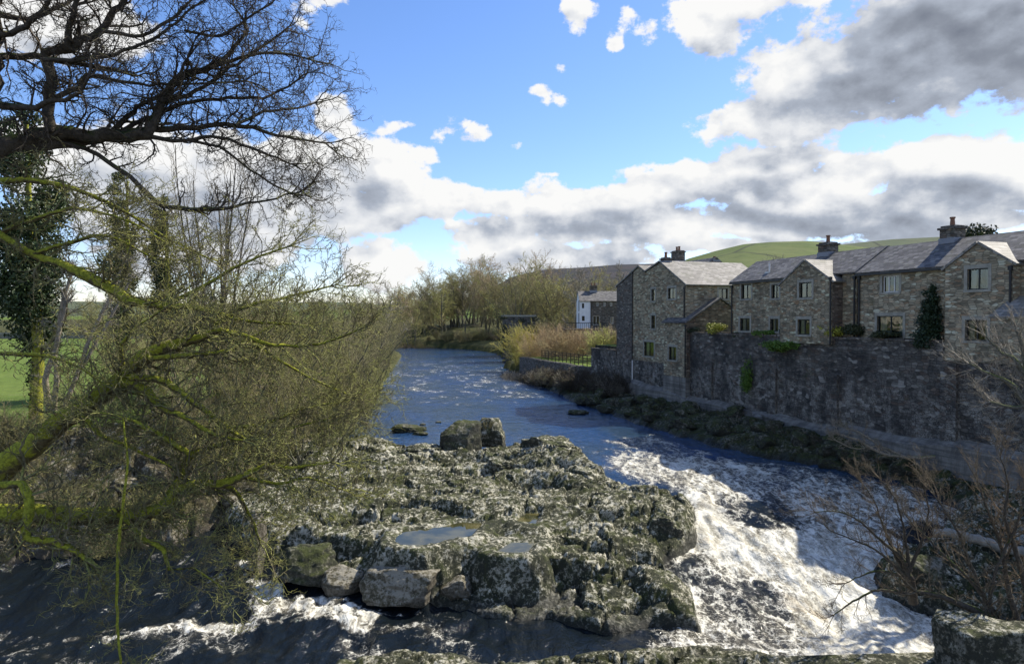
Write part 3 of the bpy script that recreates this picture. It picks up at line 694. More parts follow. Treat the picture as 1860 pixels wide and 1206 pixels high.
boulder(4, (x + .25, y + .9, 1.6), (1.0, .9, 1.0), 'rock', 'blocky boulder leaning against the right side of the tall dark boulder', -.2, boxy=.85, rough=.06, cuts=8)
x, y = at(765, 842, .5); boulder(5, (x, y + .8, .75), (1.35, 1.0, .72), 'rock', 'rounded pale boulder just left of the tall dark boulder', .4, boxy=.3)
x, y = at(1000, 830, .8); boulder(6, (x, y + .8, .9), (2.2, 1.5, 1.0), 'rock', 'broad pale craggy boulder at the back edge of the outcrop facing the blue water', .2, boxy=.35, rough=.16)
x, y = at(905, 850, .8); boulder(7, (x, y + .2, .85), (.75, .6, .5), 'rock', 'small pale boulder in front of the dark boulders', .5, boxy=.4)
x, y = ws(725, 1112); boulder(8, (x, y + .95, -1.35), (1.75, 1.15, .86), 'rock_smooth', 'long smooth grey boulder above the foam pads in the left channel', .05, boxy=.45, rough=.06)
x, y = ws(612, 1092); boulder(9, (x, y + .7, -1.35), (.85, .75, .62), 'rock_smooth', 'small smooth brown boulder beside the little blue pool', .6, boxy=.25, rough=.05)
x, y = ws(545, 1085); boulder(10, (x, y + 1.0, -.95), (1.25, 1.0, .95), 'rock_dark', 'dark blocky boulder right of the small waterfall', .3, boxy=.7, rough=.08)
x, y = at(462, 1040, -1.3); boulder(11, (x - .1, y + .5, -.35), (.38, .5, 1.5), 'rock_smooth', 'narrow pale rock slab standing upright at the head of the small waterfall', .2, boxy=.7, rough=.05, tilt=(-.25, -.10))
x, y = ws(830, 1112); boulder(12, (x, y + .7, -1.3), (.7, .6, .55), 'rock_smooth', 'squat pale stone in the shaded front face of the outcrop', .9, boxy=.5, rough=.06)
x, y = at(1765, 1175, -.5); boulder(13, (13.3, 19.2, -1.05), (1.45, 1.1, 1.3), 'rock', 'squared pale block of rock in the bottom right corner', .12, boxy=.95, rough=.05, cuts=3)
x, y = ws(1700, 1118); boulder(14, (x + .2, y + .8, -1.1), (1.1, 1.0, 1.05), 'rock_dark', 'dark upright rock below the bush by the white water', .2, boxy=.6, rough=.1)
x, y = ws(1220, 1010); boulder(15, (x - .3, y + .5, -.4), (1.0, .8, .95), 'rock', 'craggy boulder at the right tip of the outcrop beside the rapids', .7, boxy=.5, rough=.12)
for k, (px, py, s, lb) in enumerate([(762, 790, .42, 'small wet stone in the water left of the tall dark boulder'), (768, 772, .22, 'tiny dark stone farthest left in the calm water'), (796, 768, .25, 'small dark stone showing above the water beyond the outcrop'), (1052, 752, .7, 'low flat dark stone in mid river near the right bank'), (1065, 718, .3, 'small stone in the river close to the hedge covered wall')]):
    x, y = ws(px, py); boulder(30 + k, (x, y, .02), (s * 1.6, s, s * .55), 'rock_dark', lb, k, boxy=.2, sub=4)
x, y = ws(742, 785); boulder(40, (x, y, .1), (1.5, .9, .55), 'rock_moss', 'low mossy rock at the foot of the left bank bushes', 0, boxy=.2)
# mossy boulders below the river wall, and stones on the left bank: individuals of a few kinds
rnd = random.Random(5)
def scatter(seeds, mt, spots, label, group, zoff=.1):
    ms = [boulder_mesh('boulder', s, (1, .8, .62), 12, .12, 4, .35) for s in seeds]
    for m_ in ms: m_.materials.append(M[mt])
    for i, (x, y, s) in enumerate(spots):
        o = bpy.data.objects.new('boulder', ms[i % len(ms)]); COL.objects.link(o)
        o.location = (x, y, gz(x, y) + s * zoff); o.scale = (s, s * rnd.uniform(.8, 1.2), s * rnd.uniform(.7, 1.1)); o.rotation_euler = (rnd.uniform(-.3, .3), rnd.uniform(-.3, .3), rnd.uniform(0, 6))
        tag(o, label, 'boulder', group)
sp = []
for i in range(64):
    u = -40 + 44 * (i + rnd.random()) / 64; v = rnd.uniform(-6.2, -1.9)
    if i % 2: v = rnd.uniform(-3.6, -1.7)
    x, y, _ = row(u, v)
    if y > 33: sp.append((x, y, rnd.uniform(.45, 1.15)))
scatter((51, 52, 53, 54), 'rock_moss', sp, 'dark mossy boulder in the rubble along the foot of the river wall', 'mossy boulders below the river wall')
sp = []
for i in range(70):
    y = rnd.uniform(27.5, 40); x = np.interp(y, [26.6, 28.6, 31, 40], [-21, -14.2, -12.6, -12.5]) - rnd.uniform(-.2, 6) - (rnd.random() * 10 if y < 31 else 0)
    sp.append((x, y, rnd.uniform(.25, .8)))
scatter((61, 62, 63, 64), 'rock_bank', sp, 'pale brown stone half buried in the slope of the left bank', 'stones on the left bank')

# ------------------------------------------------------------------ tubes
def tubes(name, lines, mt, parent=None, sides=3, **k):
    """lines: list of (points, radii); one mesh"""
    by = {}
    for p, r in lines: by.setdefault(len(p), []).append((p, r))
    cs, qs, o = [], [], 0
    ang = np.arange(sides) * 2 * PI / sides
    for m, L in by.items():
        Pn = np.array([a for a, _ in L], float); R = np.array([b for _, b in L], float)
        T = np.gradient(Pn, axis=1); T /= np.linalg.norm(T, axis=2, keepdims=True) + 1e-9
        ref = np.zeros_like(T); ref[..., 0] = 1; mk = np.abs(T[:, :1, 0]) > .8
        ref = np.where(mk[..., None], np.array([0, 1., 0]), ref)
        U = np.cross(T, ref); U /= np.linalg.norm(U, axis=2, keepdims=True) + 1e-9; V = np.cross(T, U)
        ring = Pn[:, :, None] + R[:, :, None, None] * (U[:, :, None] * np.cos(ang)[None, None, :, None] + V[:, :, None] * np.sin(ang)[None, None, :, None])
        N = len(L); cs.append(ring.reshape(-1, 3))
        i = np.arange(N * m * sides).reshape(N, m, sides); j = np.roll(i, -1, 2)
        q = np.stack([i[:, :-1], j[:, :-1], j[:, 1:], i[:, 1:]], -1).reshape(-1, 4); qs.append(q + o); o += N * m * sides
    return link(name, to_mesh(name, np.concatenate(cs), np.concatenate(qs)), M[mt], parent, **k)
def catmull(ps, rs, step):
    out, ro = [], []; n = len(ps)
    for i in range(n - 1):
        a, b, c, d = ps[max(0, i - 1)], ps[i], ps[i + 1], ps[min(n - 1, i + 2)]
        m = max(1, int((c - b).length / step))
        for j in range(m):
            t = j / m; t2 = t * t; t3 = t2 * t
            out.append(.5 * ((2 * b) + (c - a) * t + (2 * a - 5 * b + 4 * c - d) * t2 + (3 * b - a - 3 * c + d) * t3)); ro.append(rs[i] + (rs[i + 1] - rs[i]) * t)
    out.append(ps[-1]); ro.append(rs[-1]); return out, ro
def perp(d, rn):
    v = Vector((rn.gauss(0, 1), rn.gauss(0, 1), rn.gauss(0, 1))); v = v - d * v.dot(d); v.normalize(); return v
def grow(lines, p, d, L, r, lvl, cfg, rn):
    """cfg: list per level of (segments, wobble, up, n_children, len_ratio, angle)"""
    seg, wob, up, nch, lr, ang = cfg[lvl]
    st = L / seg; pts = [tuple(p)]; rad = [r]; q = Vector(p); d = Vector(d); ds = [d.copy()]
    for i in range(seg):
        d = d + Vector((rn.gauss(0, wob), rn.gauss(0, wob), rn.gauss(0, wob) + up)); d.normalize()
        q = q + d * st; pts.append(tuple(q)); ds.append(d.copy()); rad.append(r * (1 - .8 * (i + 1) / seg))
    lines.append((pts, rad, lvl))
    if lvl + 1 < len(cfg):
        n = int(nch * rn.uniform(.75, 1.25) + .5)
        for k in range(n):
            t = .18 + .8 * (k + rn.random()) / n; f = t * seg; i = min(seg - 1, int(f)); w = f - i
            a = Vector(pts[i]).lerp(Vector(pts[i + 1]), w); dd = ds[i + 1]
            an = math.radians(ang * rn.uniform(.6, 1.3)); nd = dd * math.cos(an) + perp(dd, rn) * math.sin(an)
            grow(lines, a, nd, L * lr * rn.uniform(.6, 1.2) * (1.15 - .55 * t), max(cfg[-1][1] * 0 + RMIN[0], rad[i] * .55), lvl + 1, cfg, rn)
RMIN = [.006]
def split_tree(name, lines, lv, bark, twig, sides=(7, 3), **k):
    big = [(p, r) for p, r, l in lines if l <= lv]; sm = [(p, r) for p, r, l in lines if l > lv]
    return [big, sm]

# ------------------------------------------------------------------ the two big trees at left
def limb_tree(name, loc, paths, label, bark, twig, rn, step, spawn, cfg, l1, up, rmin, jit, cat='tree', group=None):
    RMIN[0] = rmin
    root = empty(name, loc, label=label, cat=cat, group=group)
    L0 = Vector(loc); big, lines = [], []
    for pth in paths:
        ya, yb = pth[0]; pts = pth[1]; dens = pth[2] if len(pth) > 2 else 1.0
        n = len(pts); ps, rs = [], []
        for i, (px, py, w) in enumerate(pts):
            Y = ya + (yb - ya) * i / (n - 1); ps.append(pt(px, py, Y)); rs.append(max(.006, w / F * Y * .5))
        sp_, sr = catmull(ps, rs, step)
        q = []
        for i, s_ in enumerate(sp_):
            kx = min(1, i / 3) * min(1, (len(sp_) - 1 - i) / 3 + .3)
            j = jit * kx * (.4 + sr[i] * 4); q.append(s_ + Vector((rn.gauss(0, j), rn.gauss(0, j * 2), rn.gauss(0, j))))
        big.append(([tuple(a - L0) for a in q], sr))
        acc = 0
        for i in range(1, len(q)):
            sl_ = (q[i] - q[i - 1]).length; t = i / len(q); acc += sl_ * dens * (1.3 if t > .45 else .7)
            while acc > spawn:
                acc -= spawn
                d = (q[i] - q[i - 1]).normalized(); an = math.radians(rn.uniform(30, 75))
                nd = d * math.cos(an) + perp(d, rn) * math.sin(an); nd.y *= .8; nd.z += up; nd.normalize()
                grow(lines, q[i], nd, l1 * rn.uniform(.45, 1.25), max(rmin * 1.6, min(.03, sr[i] * .5)), 0, cfg, rn)
        # the limb's own end forks on
        d = (q[-1] - q[-2]).normalized()
        for _ in range(4):
            nd = (d + perp(d, rn) * rn.uniform(.1, .6)).normalized(); grow(lines, q[-1], nd, l1 * rn.uniform(.7, 1.3), max(rmin * 1.5, sr[-1]), 0, cfg, rn)
    tubes('trunk', big, bark, root, 9)
    tubes('crown', [([(a[0] - L0.x, a[1] - L0.y, a[2] - L0.z) for a in p], r) for p, r, l in lines], twig, root, 3)
    return root
UP = [
 ((13, 13), [(-130, 900, 70), (-110, 500, 60), (-70, 330, 44), (-20, 230, 26), (0, 120, 18), (4, 40, 14), (0, -40, 12)], .3),
 ((13, 14.5), [(-70, 330, 44), (-10, 285, 36), (30, 262, 32), (75, 248, 30), (140, 247, 24), (200, 250, 25), (268, 247, 21), (292, 200, 16), (325, 150, 14), (385, 127, 11), (410, 108, 8), (450, 60, 5), (430, 18, 3)]),
 ((13.4, 14.8), [(50, 270, 20), (130, 262, 22), (230, 243, 15), (330, 237, 10), (430, 230, 8), (520, 250, 5), (592, 262, 3)]),
 ((13.3, 13.0), [(97, 243, 20), (93, 190, 19), (100, 150, 20), (90, 102, 18), (130, 92, 16), (185, 62, 13), (225, 15, 11), (250, -20, 9)]),
 ((13, 12.6), [(128, 90, 12), (132, 55, 10), (146, 18, 9), (152, -20, 8)]), ((13, 14), [(-15, 108, 14), (45, 106, 12), (90, 110, 12), (160, 120, 9), (215, 132, 5)]),
 ((13.2, 14), [(103, 182, 10), (148, 162, 9), (166, 140, 9), (260, 156, 5), (372, 156, 4), (450, 150, 3)]), ((12.6, 13.8), [(80, 112, 8), (160, 112, 7), (230, 96, 6), (300, 66, 5), (340, 30, 4), (400, -10, 3)]),
 ((12.8, 14), [(190, 60, 8), (262, 68, 6), (312, 42, 6), (345, 10, 4), (380, -20, 3)]), ((14, 15), [(225, 240, 9), (330, 192, 7), (400, 182, 6), (480, 180, 5), (545, 148, 3)]),
 ((13.5, 14.2), [(120, 262, 9), (160, 272, 8), (240, 322, 8), (280, 365, 9), (330, 380, 9), (400, 380, 7), (470, 368, 4), (545, 350, 3)], .8), ((13.8, 14.5), [(262, 248, 9), (330, 258, 7), (390, 250, 6), (470, 275, 5), (530, 300, 3)]),
 ((14, 14.8), [(330, 256, 6), (400, 268, 5), (460, 312, 4), (530, 352, 3)]), ((13, 14), [(0, 30, 12), (60, 40, 8), (110, 20, 7), (160, -15, 5)]), ((13, 12.3), [(-10, 190, 16), (45, 198, 12), (95, 190, 9), (140, 180, 7), (165, 145, 5)]),
 ((14, 15.5), [(300, 190, 9), (360, 170, 7), (410, 135, 6), (470, 95, 5), (520, 60, 3)]), ((14, 15), [(385, 127, 8), (440, 110, 6), (500, 100, 5), (560, 110, 3)]), ((14, 14), [(340, 60, 5), (400, 70, 5), (450, 40, 4), (500, 10, 3)]),
 ((14, 15.6), [(430, 230, 6), (480, 205, 5), (530, 200, 4), (575, 190, 3)]), ((14.3, 13.6), [(200, 250, 12), (235, 215, 9), (262, 190, 7), (300, 170, 5), (345, 110, 4)]), ((13, 12.5), [(-10, 70, 14), (40, 60, 10), (90, 20, 8), (100, -20, 7)])]
cfgU = [(9, .30, .03, 8, .52, 52), (6, .36, .02, 5, .50, 52), (4, .38, .02, 0, .5, 50)]
rn = random.Random(11)
limb_tree('bare_tree', (pt(-130, 900, 13).x, 13, 3.4), UP, 'tall bare tree with dark gnarled limbs spread against the sky at upper left', 'bark_dark', 'twig_dark', rn, .16, .145, cfgU, 1.05, .05, .0055, .022)
LO = [
 ((11.5, 11), [(-140, 1000, 90), (-60, 905, 62), (0, 852, 48), (80, 790, 40), (150, 738, 35), (220, 690, 33), (260, 650, 30), (322, 625, 22), (370, 612, 14), (400, 600, 11), (440, 610, 9), (500, 627, 7), (580, 625, 5), (650, 600, 3)]),
 ((11.2, 10.8), [(210, 697, 24), (255, 702, 17), (290, 738, 14), (330, 756, 11), (390, 790, 7), (440, 800, 4)]), ((11, 11.5), [(235, 685, 14), (300, 692, 12), (350, 730, 11), (412, 777, 9), (460, 810, 5), (500, 850, 3)]),
 ((11, 11.6), [(270, 652, 12), (350, 645, 9), (420, 636, 7), (445, 618, 4), (500, 590, 3)]), ((11, 10.6), [(205, 702, 9), (222, 662, 8), (219, 638, 7), (240, 600, 4), (300, 560, 3)]),
 ((12.5, 11.6), [(-60, 380, 16), (0, 425, 15), (60, 462, 14), (110, 480, 14), (150, 497, 20), (200, 522, 21), (240, 547, 20), (300, 556, 13), (360, 560, 9), (440, 582, 6), (540, 590, 3)]),
 ((10.8, 11), [(-160, 965, 52), (-60, 940, 40), (60, 934, 34), (130, 936, 32), (220, 938, 29), (290, 926, 22), (330, 887, 19), (400, 879, 17), (440, 866, 13), (480, 846, 10), (530, 850, 6), (600, 840, 3)]),
 ((11, 11.8), [(290, 925, 18), (328, 862, 14), (345, 826, 12), (375, 815, 10), (440, 800, 8), (520, 780, 5), (600, 760, 3)]), ((11, 10.4), [(345, 826, 11), (300, 800, 12), (262, 776, 10), (228, 760, 5), (180, 750, 3)]),
 ((10.6, 10.2), [(-20, 885, 15), (35, 880, 14), (50, 900, 16), (49, 940, 18), (45, 980, 14), (110, 990, 14), (150, 1018, 7)]), ((10.7, 10.6), [(220, 942, 7), (262, 985, 10), (292, 1000, 9), (302, 1036, 6), (345, 1035, 4), (400, 1070, 2.5)], 1.2),
 ((10.2, 10.1), [(222, 760, 3), (228, 840, 4), (220, 920, 5), (210, 1000, 6), (206, 1100, 5), (214, 1230, 4)], .5), ((11.5, 11), [(-30, 640, 6), (60, 645, 8), (100, 650, 6), (142, 668, 4), (190, 700, 3)]),
 ((11, 12), [(400, 878, 12), (430, 900, 8), (455, 945, 5), (470, 990, 3)]), ((12, 12.5), [(300, 556, 9), (370, 520, 7), (440, 480, 5), (520, 450, 3)]), ((12, 13), [(360, 612, 10), (440, 560, 7), (520, 540, 5), (600, 520, 3)]),
 ((11.5, 12.5), [(440, 610, 7), (500, 650, 5), (570, 690, 4), (640, 720, 3)]), ((11.5, 12), [(412, 777, 7), (480, 770, 6), (560, 740, 4), (620, 730, 3)]), ((12.5, 12), [(0, 425, 9), (60, 400, 8), (140, 380, 6), (230, 400, 4), (300, 440, 3)]),
 ((12.3, 12), [(60, 462, 8), (130, 440, 7), (200, 430, 5), (280, 470, 3)]), ((10.8, 10.6), [(60, 935, 10), (120, 960, 7), (170, 975, 5), (230, 960, 3)]), ((11, 11), [(140, 745, 9), (180, 790, 8), (240, 815, 6), (310, 850, 4)]),
 ((12.3, 12.6), [(-30, 330, 14), (60, 330, 10), (140, 345, 8), (220, 380, 6), (300, 430, 4), (380, 470, 3)]), ((11, 11.2), [(440, 866, 9), (500, 880, 6), (560, 870, 4), (620, 890, 3)])]
cfgL = [(8, .26, .05, 8, .52, 50), (6, .32, .05, 5, .52, 50), (4, .34, .04, 0, .5, 50)]
rn = random.Random(23)
limb_tree('mossy_tree', (pt(-140, 1000, 11.5).x, 11.5, .5), LO, 'low leaning tree with thick moss covered limbs reaching over the left channel', 'bark_moss', 'twig_moss', rn, .14, .115, cfgL, .95, .10, .0058, .012)
#PART3

# ------------------------------------------------------------------ building kit (local frame: x along the front, y inwards, z up)
class MB:
    def __init__(s): s.f = []
    def quad(s, *p): s.f.append([tuple(a) for a in p])
    def box(s, x0, x1, y0, y1, z0, z1, T=None):
        v = [(x, y, z) for z in (z0, z1) for y in (y0, y1) for x in (x0, x1)]
        if T: v = [T(*a) for a in v]
        for i in ((0, 1, 5, 4), (1, 3, 7, 5), (3, 2, 6, 7), (2, 0, 4, 6), (4, 5, 7, 6), (2, 3, 1, 0)): s.f.append([v[k] for k in i])
    def slab(s, a, b, c, d, th):
        a, b, c, d = map(Vector, (a, b, c, d)); n = (b - a).cross(d - a).normalized() * th
        lo = [q - n for q in (a, b, c, d)]; up = [a, b, c, d]
        s.quad(*up); s.quad(*lo[::-1])
        for i in range(4): j = (i + 1) % 4; s.quad(lo[i], lo[j], up[j], up[i])
    def tri_prism(s, a, b, c, off):
        a, b, c, off = map(Vector, (a, b, c, off)); s.quad(a, b, c); s.quad(c + off, b + off, a + off)
        for p, q in ((a, b), (b, c), (c, a)): s.quad(p + off, q + off, q, p)
    def cyl(s, cx, cy, z0, z1, r0, r1, n=14):
        A = [(cx + r0 * math.cos(i * 2 * PI / n), cy + r0 * math.sin(i * 2 * PI / n), z0) for i in range(n)]
        B = [(cx + r1 * math.cos(i * 2 * PI / n), cy + r1 * math.sin(i * 2 * PI / n), z1) for i in range(n)]
        for i in range(n): j = (i + 1) % n; s.quad(A[i], A[j], B[j], B[i])
        s.quad(*B)
    def build(s, name, mt, parent=None, off=(0, 0, 0), uvo=(0, 0), **k):
        vs, ix, fs, uvs = [], {}, [], []
        for f in s.f:
            P_ = [Vector(p) for p in f]; nn = Vector((0, 0, 0))
            for i in range(1, len(P_) - 1): nn += (P_[i] - P_[0]).cross(P_[i + 1] - P_[0])
            if nn.length < 1e-9: continue
            nn.normalize(); t = Vector((0, 0, 1)).cross(nn)
            t = t.normalized() if t.length > .02 else Vector((1, 0, 0)); b = nn.cross(t)
            idx = []
            for p in P_:
                vs.append(p - Vector(off)); idx.append(len(vs) - 1); uvs.append((p.dot(t) + uvo[0], p.dot(b) + uvo[1]))
            fs.append(idx)
        me = bpy.data.meshes.new(name); me.from_pydata([tuple(v) for v in vs], [], fs)
        ul = me.uv_layers.new(name='UVMap'); ul.data.foreach_set('uv', np.array(uvs, np.float32).ravel())
        return link(name, me, M[mt], parent, **k)
    def wall(s, A, B, z0, tops, ops=(), depth=.2):
        """vertical wall A->B (outside on the right hand side), top polyline [(s,z)], openings [(s0,s1,z0,z1)]"""
        A = Vector((*A, 0)); B = Vector((*B, 0)); L = (B - A).length; d = (B - A) / L; inn = Vector((-d.y, d.x, 0))
        if not isinstance(tops, (list, tuple)): tops = [(0, tops), (L, tops)]
        tz = lambda x: float(np.interp(x, [t[0] for t in tops], [t[1] for t in tops]))
        cuts = sorted(set([round(c, 4) for t in tops for c in (t[0],)] + [round(c, 4) for o in ops for c in o[:2]] + [0, round(L, 4)]))
        cuts = [c for c in cuts if -1e-6 <= c <= L + 1e-4]
        pt_ = lambda x, z, o=0: A + d * x + inn * o + Vector((0, 0, z))
        for a, b in zip(cuts[:-1], cuts[1:]):
            if b - a < 1e-4: continue
            zs = sorted([(o[2], o[3]) for o in ops if o[0] < (a + b) / 2 < o[1]]); z = z0
            for lo, hi in zs: s.quad(pt_(a, z), pt_(b, z), pt_(b, lo), pt_(a, lo)); z = hi
            s.quad(pt_(a, z), pt_(b, z), pt_(b, tz(b)), pt_(a, tz(a)))
        for a, b, lo, hi in ops:
            s.quad(pt_(a, lo), pt_(b, lo), pt_(b, lo, depth), pt_(a, lo, depth)); s.quad(pt_(a, hi, depth), pt_(b, hi, depth), pt_(b, hi), pt_(a, hi))
            s.quad(pt_(a, lo, depth), pt_(a, hi, depth), pt_(a, hi), pt_(a, lo)); s.quad(pt_(b, lo), pt_(b, hi), pt_(b, hi, depth), pt_(b, lo, depth))
        return A, d, inn
def window(parent, W, o, mull=1, frame='frame_dark', surround=True, curtain=True, trans=0, label=None, off=(0, 0, 0), door=False):
    A, d, inn = W; a, b, lo, hi = o
    T = lambda x, y, z: tuple(A + d * x + inn * y + Vector((0, 0, z)))
    f = MB(); t = .055
    f.box(a, a + t, .10, .16, lo, hi, T); f.box(b - t, b, .10, .16, lo, hi, T); f.box(a + t, b - t, .10, .16, lo, lo + t, T); f.box(a + t, b - t, .10, .16, hi - t, hi, T)
    for k in range(mull):
        x = a + (b - a) * (k + 1) / (mull + 1); f.box(x - .03, x + .03, .098, .158, lo + t, hi - t, T)
    for k in range(trans):
        z = lo + (hi - lo) * (k + 1) / (trans + 1); f.box(a + t, b - t, .102, .155, z - .02, z + .02, T)
    w = f.build('window', frame, parent, off)
    if label: w['label'] = label
    g = MB(); g.quad(T(a + .04, .13, lo + .04), T(b - .04, .13, lo + .04), T(b - .04, .13, hi - .04), T(a + .04, .13, hi - .04)); g.build('pane', 'glass', w, off)
    if surround:
        s_ = MB(); e = .17
        s_.box(a - e, b + e, -.025, .06, hi, hi + .2, T); s_.box(a - e, a, -.022, .06, lo, hi, T); s_.box(b, b + e, -.022, .06, lo, hi, T); s_.build('surround', 'dressed', w, off)
        s2 = MB(); s2.box(a - e, b + e, -.07, .1, lo - .13, lo, T); s2.build('sill', 'dressed', w, off)
    if curtain:
        c = MB(); cw = (b - a) * .24
        for x0 in (a + .02, b - .02 - cw):
            for k in range(5):
                xa = x0 + cw * k / 5; xb = x0 + cw * (k + 1) / 5; c.quad(T(xa, .26 + .03 * (k % 2), lo), T(xb, .26 + .03 * ((k + 1) % 2), lo), T(xb, .26 + .03 * ((k + 1) % 2), hi), T(xa, .26 + .03 * (k % 2), hi))
        c.build('curtain', 'curtain', w, off)
    bk = MB(); bk.quad(T(a - .5, .9, lo - .5), T(b + .5, .9, lo - .5), T(b + .5, .9, hi + .5), T(a - .5, .9, hi + .5)); bk.build('interior', 'interior', w, off)
    return w
def rel(o, u0): return (o[0] - u0, o[1] - u0, o[2], o[3])
def pipe(parent, x, y, z0, z1, off, name='drainpipe'):
    m = MB(); m.cyl(x, y, z0, z1, .055, .055, 8); m.box(x - .09, x + .09, y - .07, y + .07, z1 - .22, z1); return m.build(name, 'pipe', parent, off)
def chimney(roof, x, y, z0, z1, off, w=.62, dp=.45, pots=1):
    m = MB(); m.box(x - w, x + w, y - dp, y + dp, z0, z1 - .22); m.box(x - w - .09, x + w + .09, y - dp - .09, y + dp + .09, z1 - .219, z1 - .10); m.box(x - w + .03, x + w - .03, y - dp + .03, y + dp - .03, z1 - .099, z1)
    c = m.build('chimney', 'stone_dark', roof, off)
    for k in range(pots):
        p = MB(); px_ = x + (k - (pots - 1) / 2) * .5; p.cyl(px_, y, z1, z1 + .42, .14, .11); p.cyl(px_, y, z1 + .421, z1 + .50, .15, .15); p.build('chimney_pot', 'pot', c, off)
    fl = MB(); fl.box(x - w - .04, x + w + .04, y - dp - .05, y + dp + .05, z0, z0 + .28 + (z1 - z0) * .18); fl.build('flashing', 'lead', c, off)
    return c
def gable_roof(mb, x0, x1, y0, y1, ze, zr, axis='x', th=.12, o=.16, end=.08):
    if axis == 'x':
        m = (y0 + y1) / 2; k = (zr - ze) / (m - y0)
        mb.slab((x0 - end, y0 - o, ze - o * k), (x1 + end, y0 - o, ze - o * k), (x1 + end, m, zr), (x0 - end, m, zr), -th)
        mb.slab((x0 - end, m, zr), (x1 + end, m, zr), (x1 + end, y1 + o, ze - o * k), (x0 - end, y1 + o, ze - o * k), -th)
    else:
        m = (x0 + x1) / 2; k = (zr - ze) / (m - x0)
        mb.slab((x0 - o, y1 + end, ze - o * k), (x0 - o, y0 - end, ze - o * k), (m, y0 - end, zr), (m, y1 + end, zr), -th)
        mb.slab((m, y1 + end, zr), (m, y0 - end, zr), (x1 + o, y0 - end, ze - o * k), (x1 + o, y1 + end, ze - o * k), -th)
def house_at(u, v, z, **k): return empty('stone_house', row(u, v, z), RZ, **k), (u, v, z)

# --- right hand house
R_, off = house_at(0, 0, 6.9, label='stone house at far right with a projecting gabled wing and patio doors', cat='house')
EV, RG = 11.37, 12.98
wv = -.5; ua, ub = row_u(1716, wv), row_u(1839, wv); uc = (ua + ub) / 2; zap = row_z(443, uc, wv); zev = zap - (ub - ua) / 2 * .64
zmid = EV
ms = MB()
o1 = op(1602, 1632, 501, 531); o2 = op(1593, 1640, 574, 615); U0 = row_u(1559, 0)
Wm = ms.wall((U0, 0), (ua + .05, 0), 6.9, EV, [rel(o1, U0), rel(o2, U0)])
ms.wall((ub - .05, 0), (10, 0), 6.3, EV); ms.wall((U0, 4.9), (U0, 0), 6.9, [(0, EV), (2.45, RG), (4.9, EV)]); ms.wall((10, 0), (10, 4.9), 6.3, [(0, EV), (2.45, RG), (4.9, EV)]); ms.wall((10, 4.9), (U0, 4.9), 6.3, EV)
ms.build('wall', 'stone2', R_, off)
mw = MB(); o3 = op(1756, 1794, 488, 526, wv); o4 = op(1753, 1793, 581, 619, wv); Lw = ub - ua
Ww = mw.wall((ua, wv), (ub, wv), 6.30, [(0, zev), (Lw / 2, zap), (Lw, zev)], [rel(o3, ua), rel(o4, ua)]); mw.wall((ub, wv), (ub, .0), 6.30, zev); mw.wall((ua, 0), (ua, wv), 6.30, zev)
mw.build('wing_wall', 'stone2', R_, off)
r = MB(); gable_roof(r, U0, 10, 0, 4.9, EV, RG); rf = r.build('roof', 'slate', R_, off)
r = MB(); gable_roof(r, ua, ub, wv, 2.6, zev, zap + .02, 'y'); r.build('wing_roof', 'flag', R_, off)
r = MB(); r.box(U0 - .1, 10.1, 2.33, 2.57, RG - .03, RG + .07); r.build('ridge_tiles', 'ridge', rf, off)
g = MB(); g.box(U0 - .05, ua, -.30, -.17, EV - .20, EV - .10); g.build('gutter', 'gutter', R_, off)
uch = row_u(1728, 2.45); chimney(rf, uch, 2.45, RG - .35, row_z(411, uch, 2.45), off, .46, .42)
window(R_, Wm, rel(o1, U0), 2, 'frame_white', off=off, label='upper window with white inner frame'); window(R_, Wm, rel(o2, U0), 1, off=off, label='wide dark patio window')
window(R_, Ww, rel(o3, ua), 1, off=off); window(R_, Ww, rel(o4, ua), 1, off=off)
pipe(R_, U0 + .12, -.09, 6.9, EV - .2, off); pipe(R_, ua - .1, -.09, 7, EV - .2, off); pipe(R_, ub - .08, wv - .08, 6.3, zev - .1, off)
m = MB(); m.slab((ub - .3, -1.7, 8.55), (8, -1.7, 8.55), (8, 0, 9.55), (ub - .3, 0, 9.55), -.1); m.build('porch_roof', 'flag', R_, off)
m = MB(); m.wall((ub + .5, -1.5), (8, -1.5), 6.3, 8.55); m.wall((ub + .5, 0), (ub + .5, -1.5), 6.3, [(0, 9.4), (1.5, 8.5)]); m.build('porch_wall', 'stone2', R_, off)

# --- left house
H2, off = house_at(-12, 0, 6.9, label='stone house in the middle with a small pale roofed gable wing and white vent pipe', cat='house')
wv = -.85; a0 = row_u(1329, 0); a1 = U0 - .15; wa, wb = row_u(1417, wv), row_u(1511, wv); wc = (wa + wb) / 2; zap = row_z(474, wc, wv); zev = zap - (wb - wa) / 2 * .62
EV2, RG2 = 11.45, 13.05; m = MB()
oo = [op(1346, 1364, 517, 543), op(1401, 1415, 517, 542), op(1344, 1362, 578, 601), op(1399, 1414, 579, 602)]
W2 = m.wall((a0, 0), (wa + .05, 0), 6.9, EV2, [rel(o, a0) for o in oo]); m.wall((wb - .05, 0), (a1, 0), 6.9, EV2)
m.wall((a0, 4.9), (a0, 0), 6.9, [(0, EV2), (2.45, RG2), (4.9, EV2)]); m.wall((a1, 0), (a1, 4.9), 6.9, [(0, EV2), (2.45, RG2), (4.9, EV2)]); m.wall((a1, 4.9), (a0, 4.9), 6.9, EV2)
m.build('wall', 'stone', H2, off)
m = MB(); ow = [op(1451, 1474, 513, 541, wv), op(1449, 1471, 580, 608, wv)]; Lw = wb - wa
W3 = m.wall((wa, wv), (wb, wv), 6.9, [(0, zev), (Lw / 2, zap), (Lw, zev)], [rel(o, wa) for o in ow]); m.wall((wa, 0), (wa, wv), 6.9, zev); m.build('wing_wall', 'stone', H2, off)
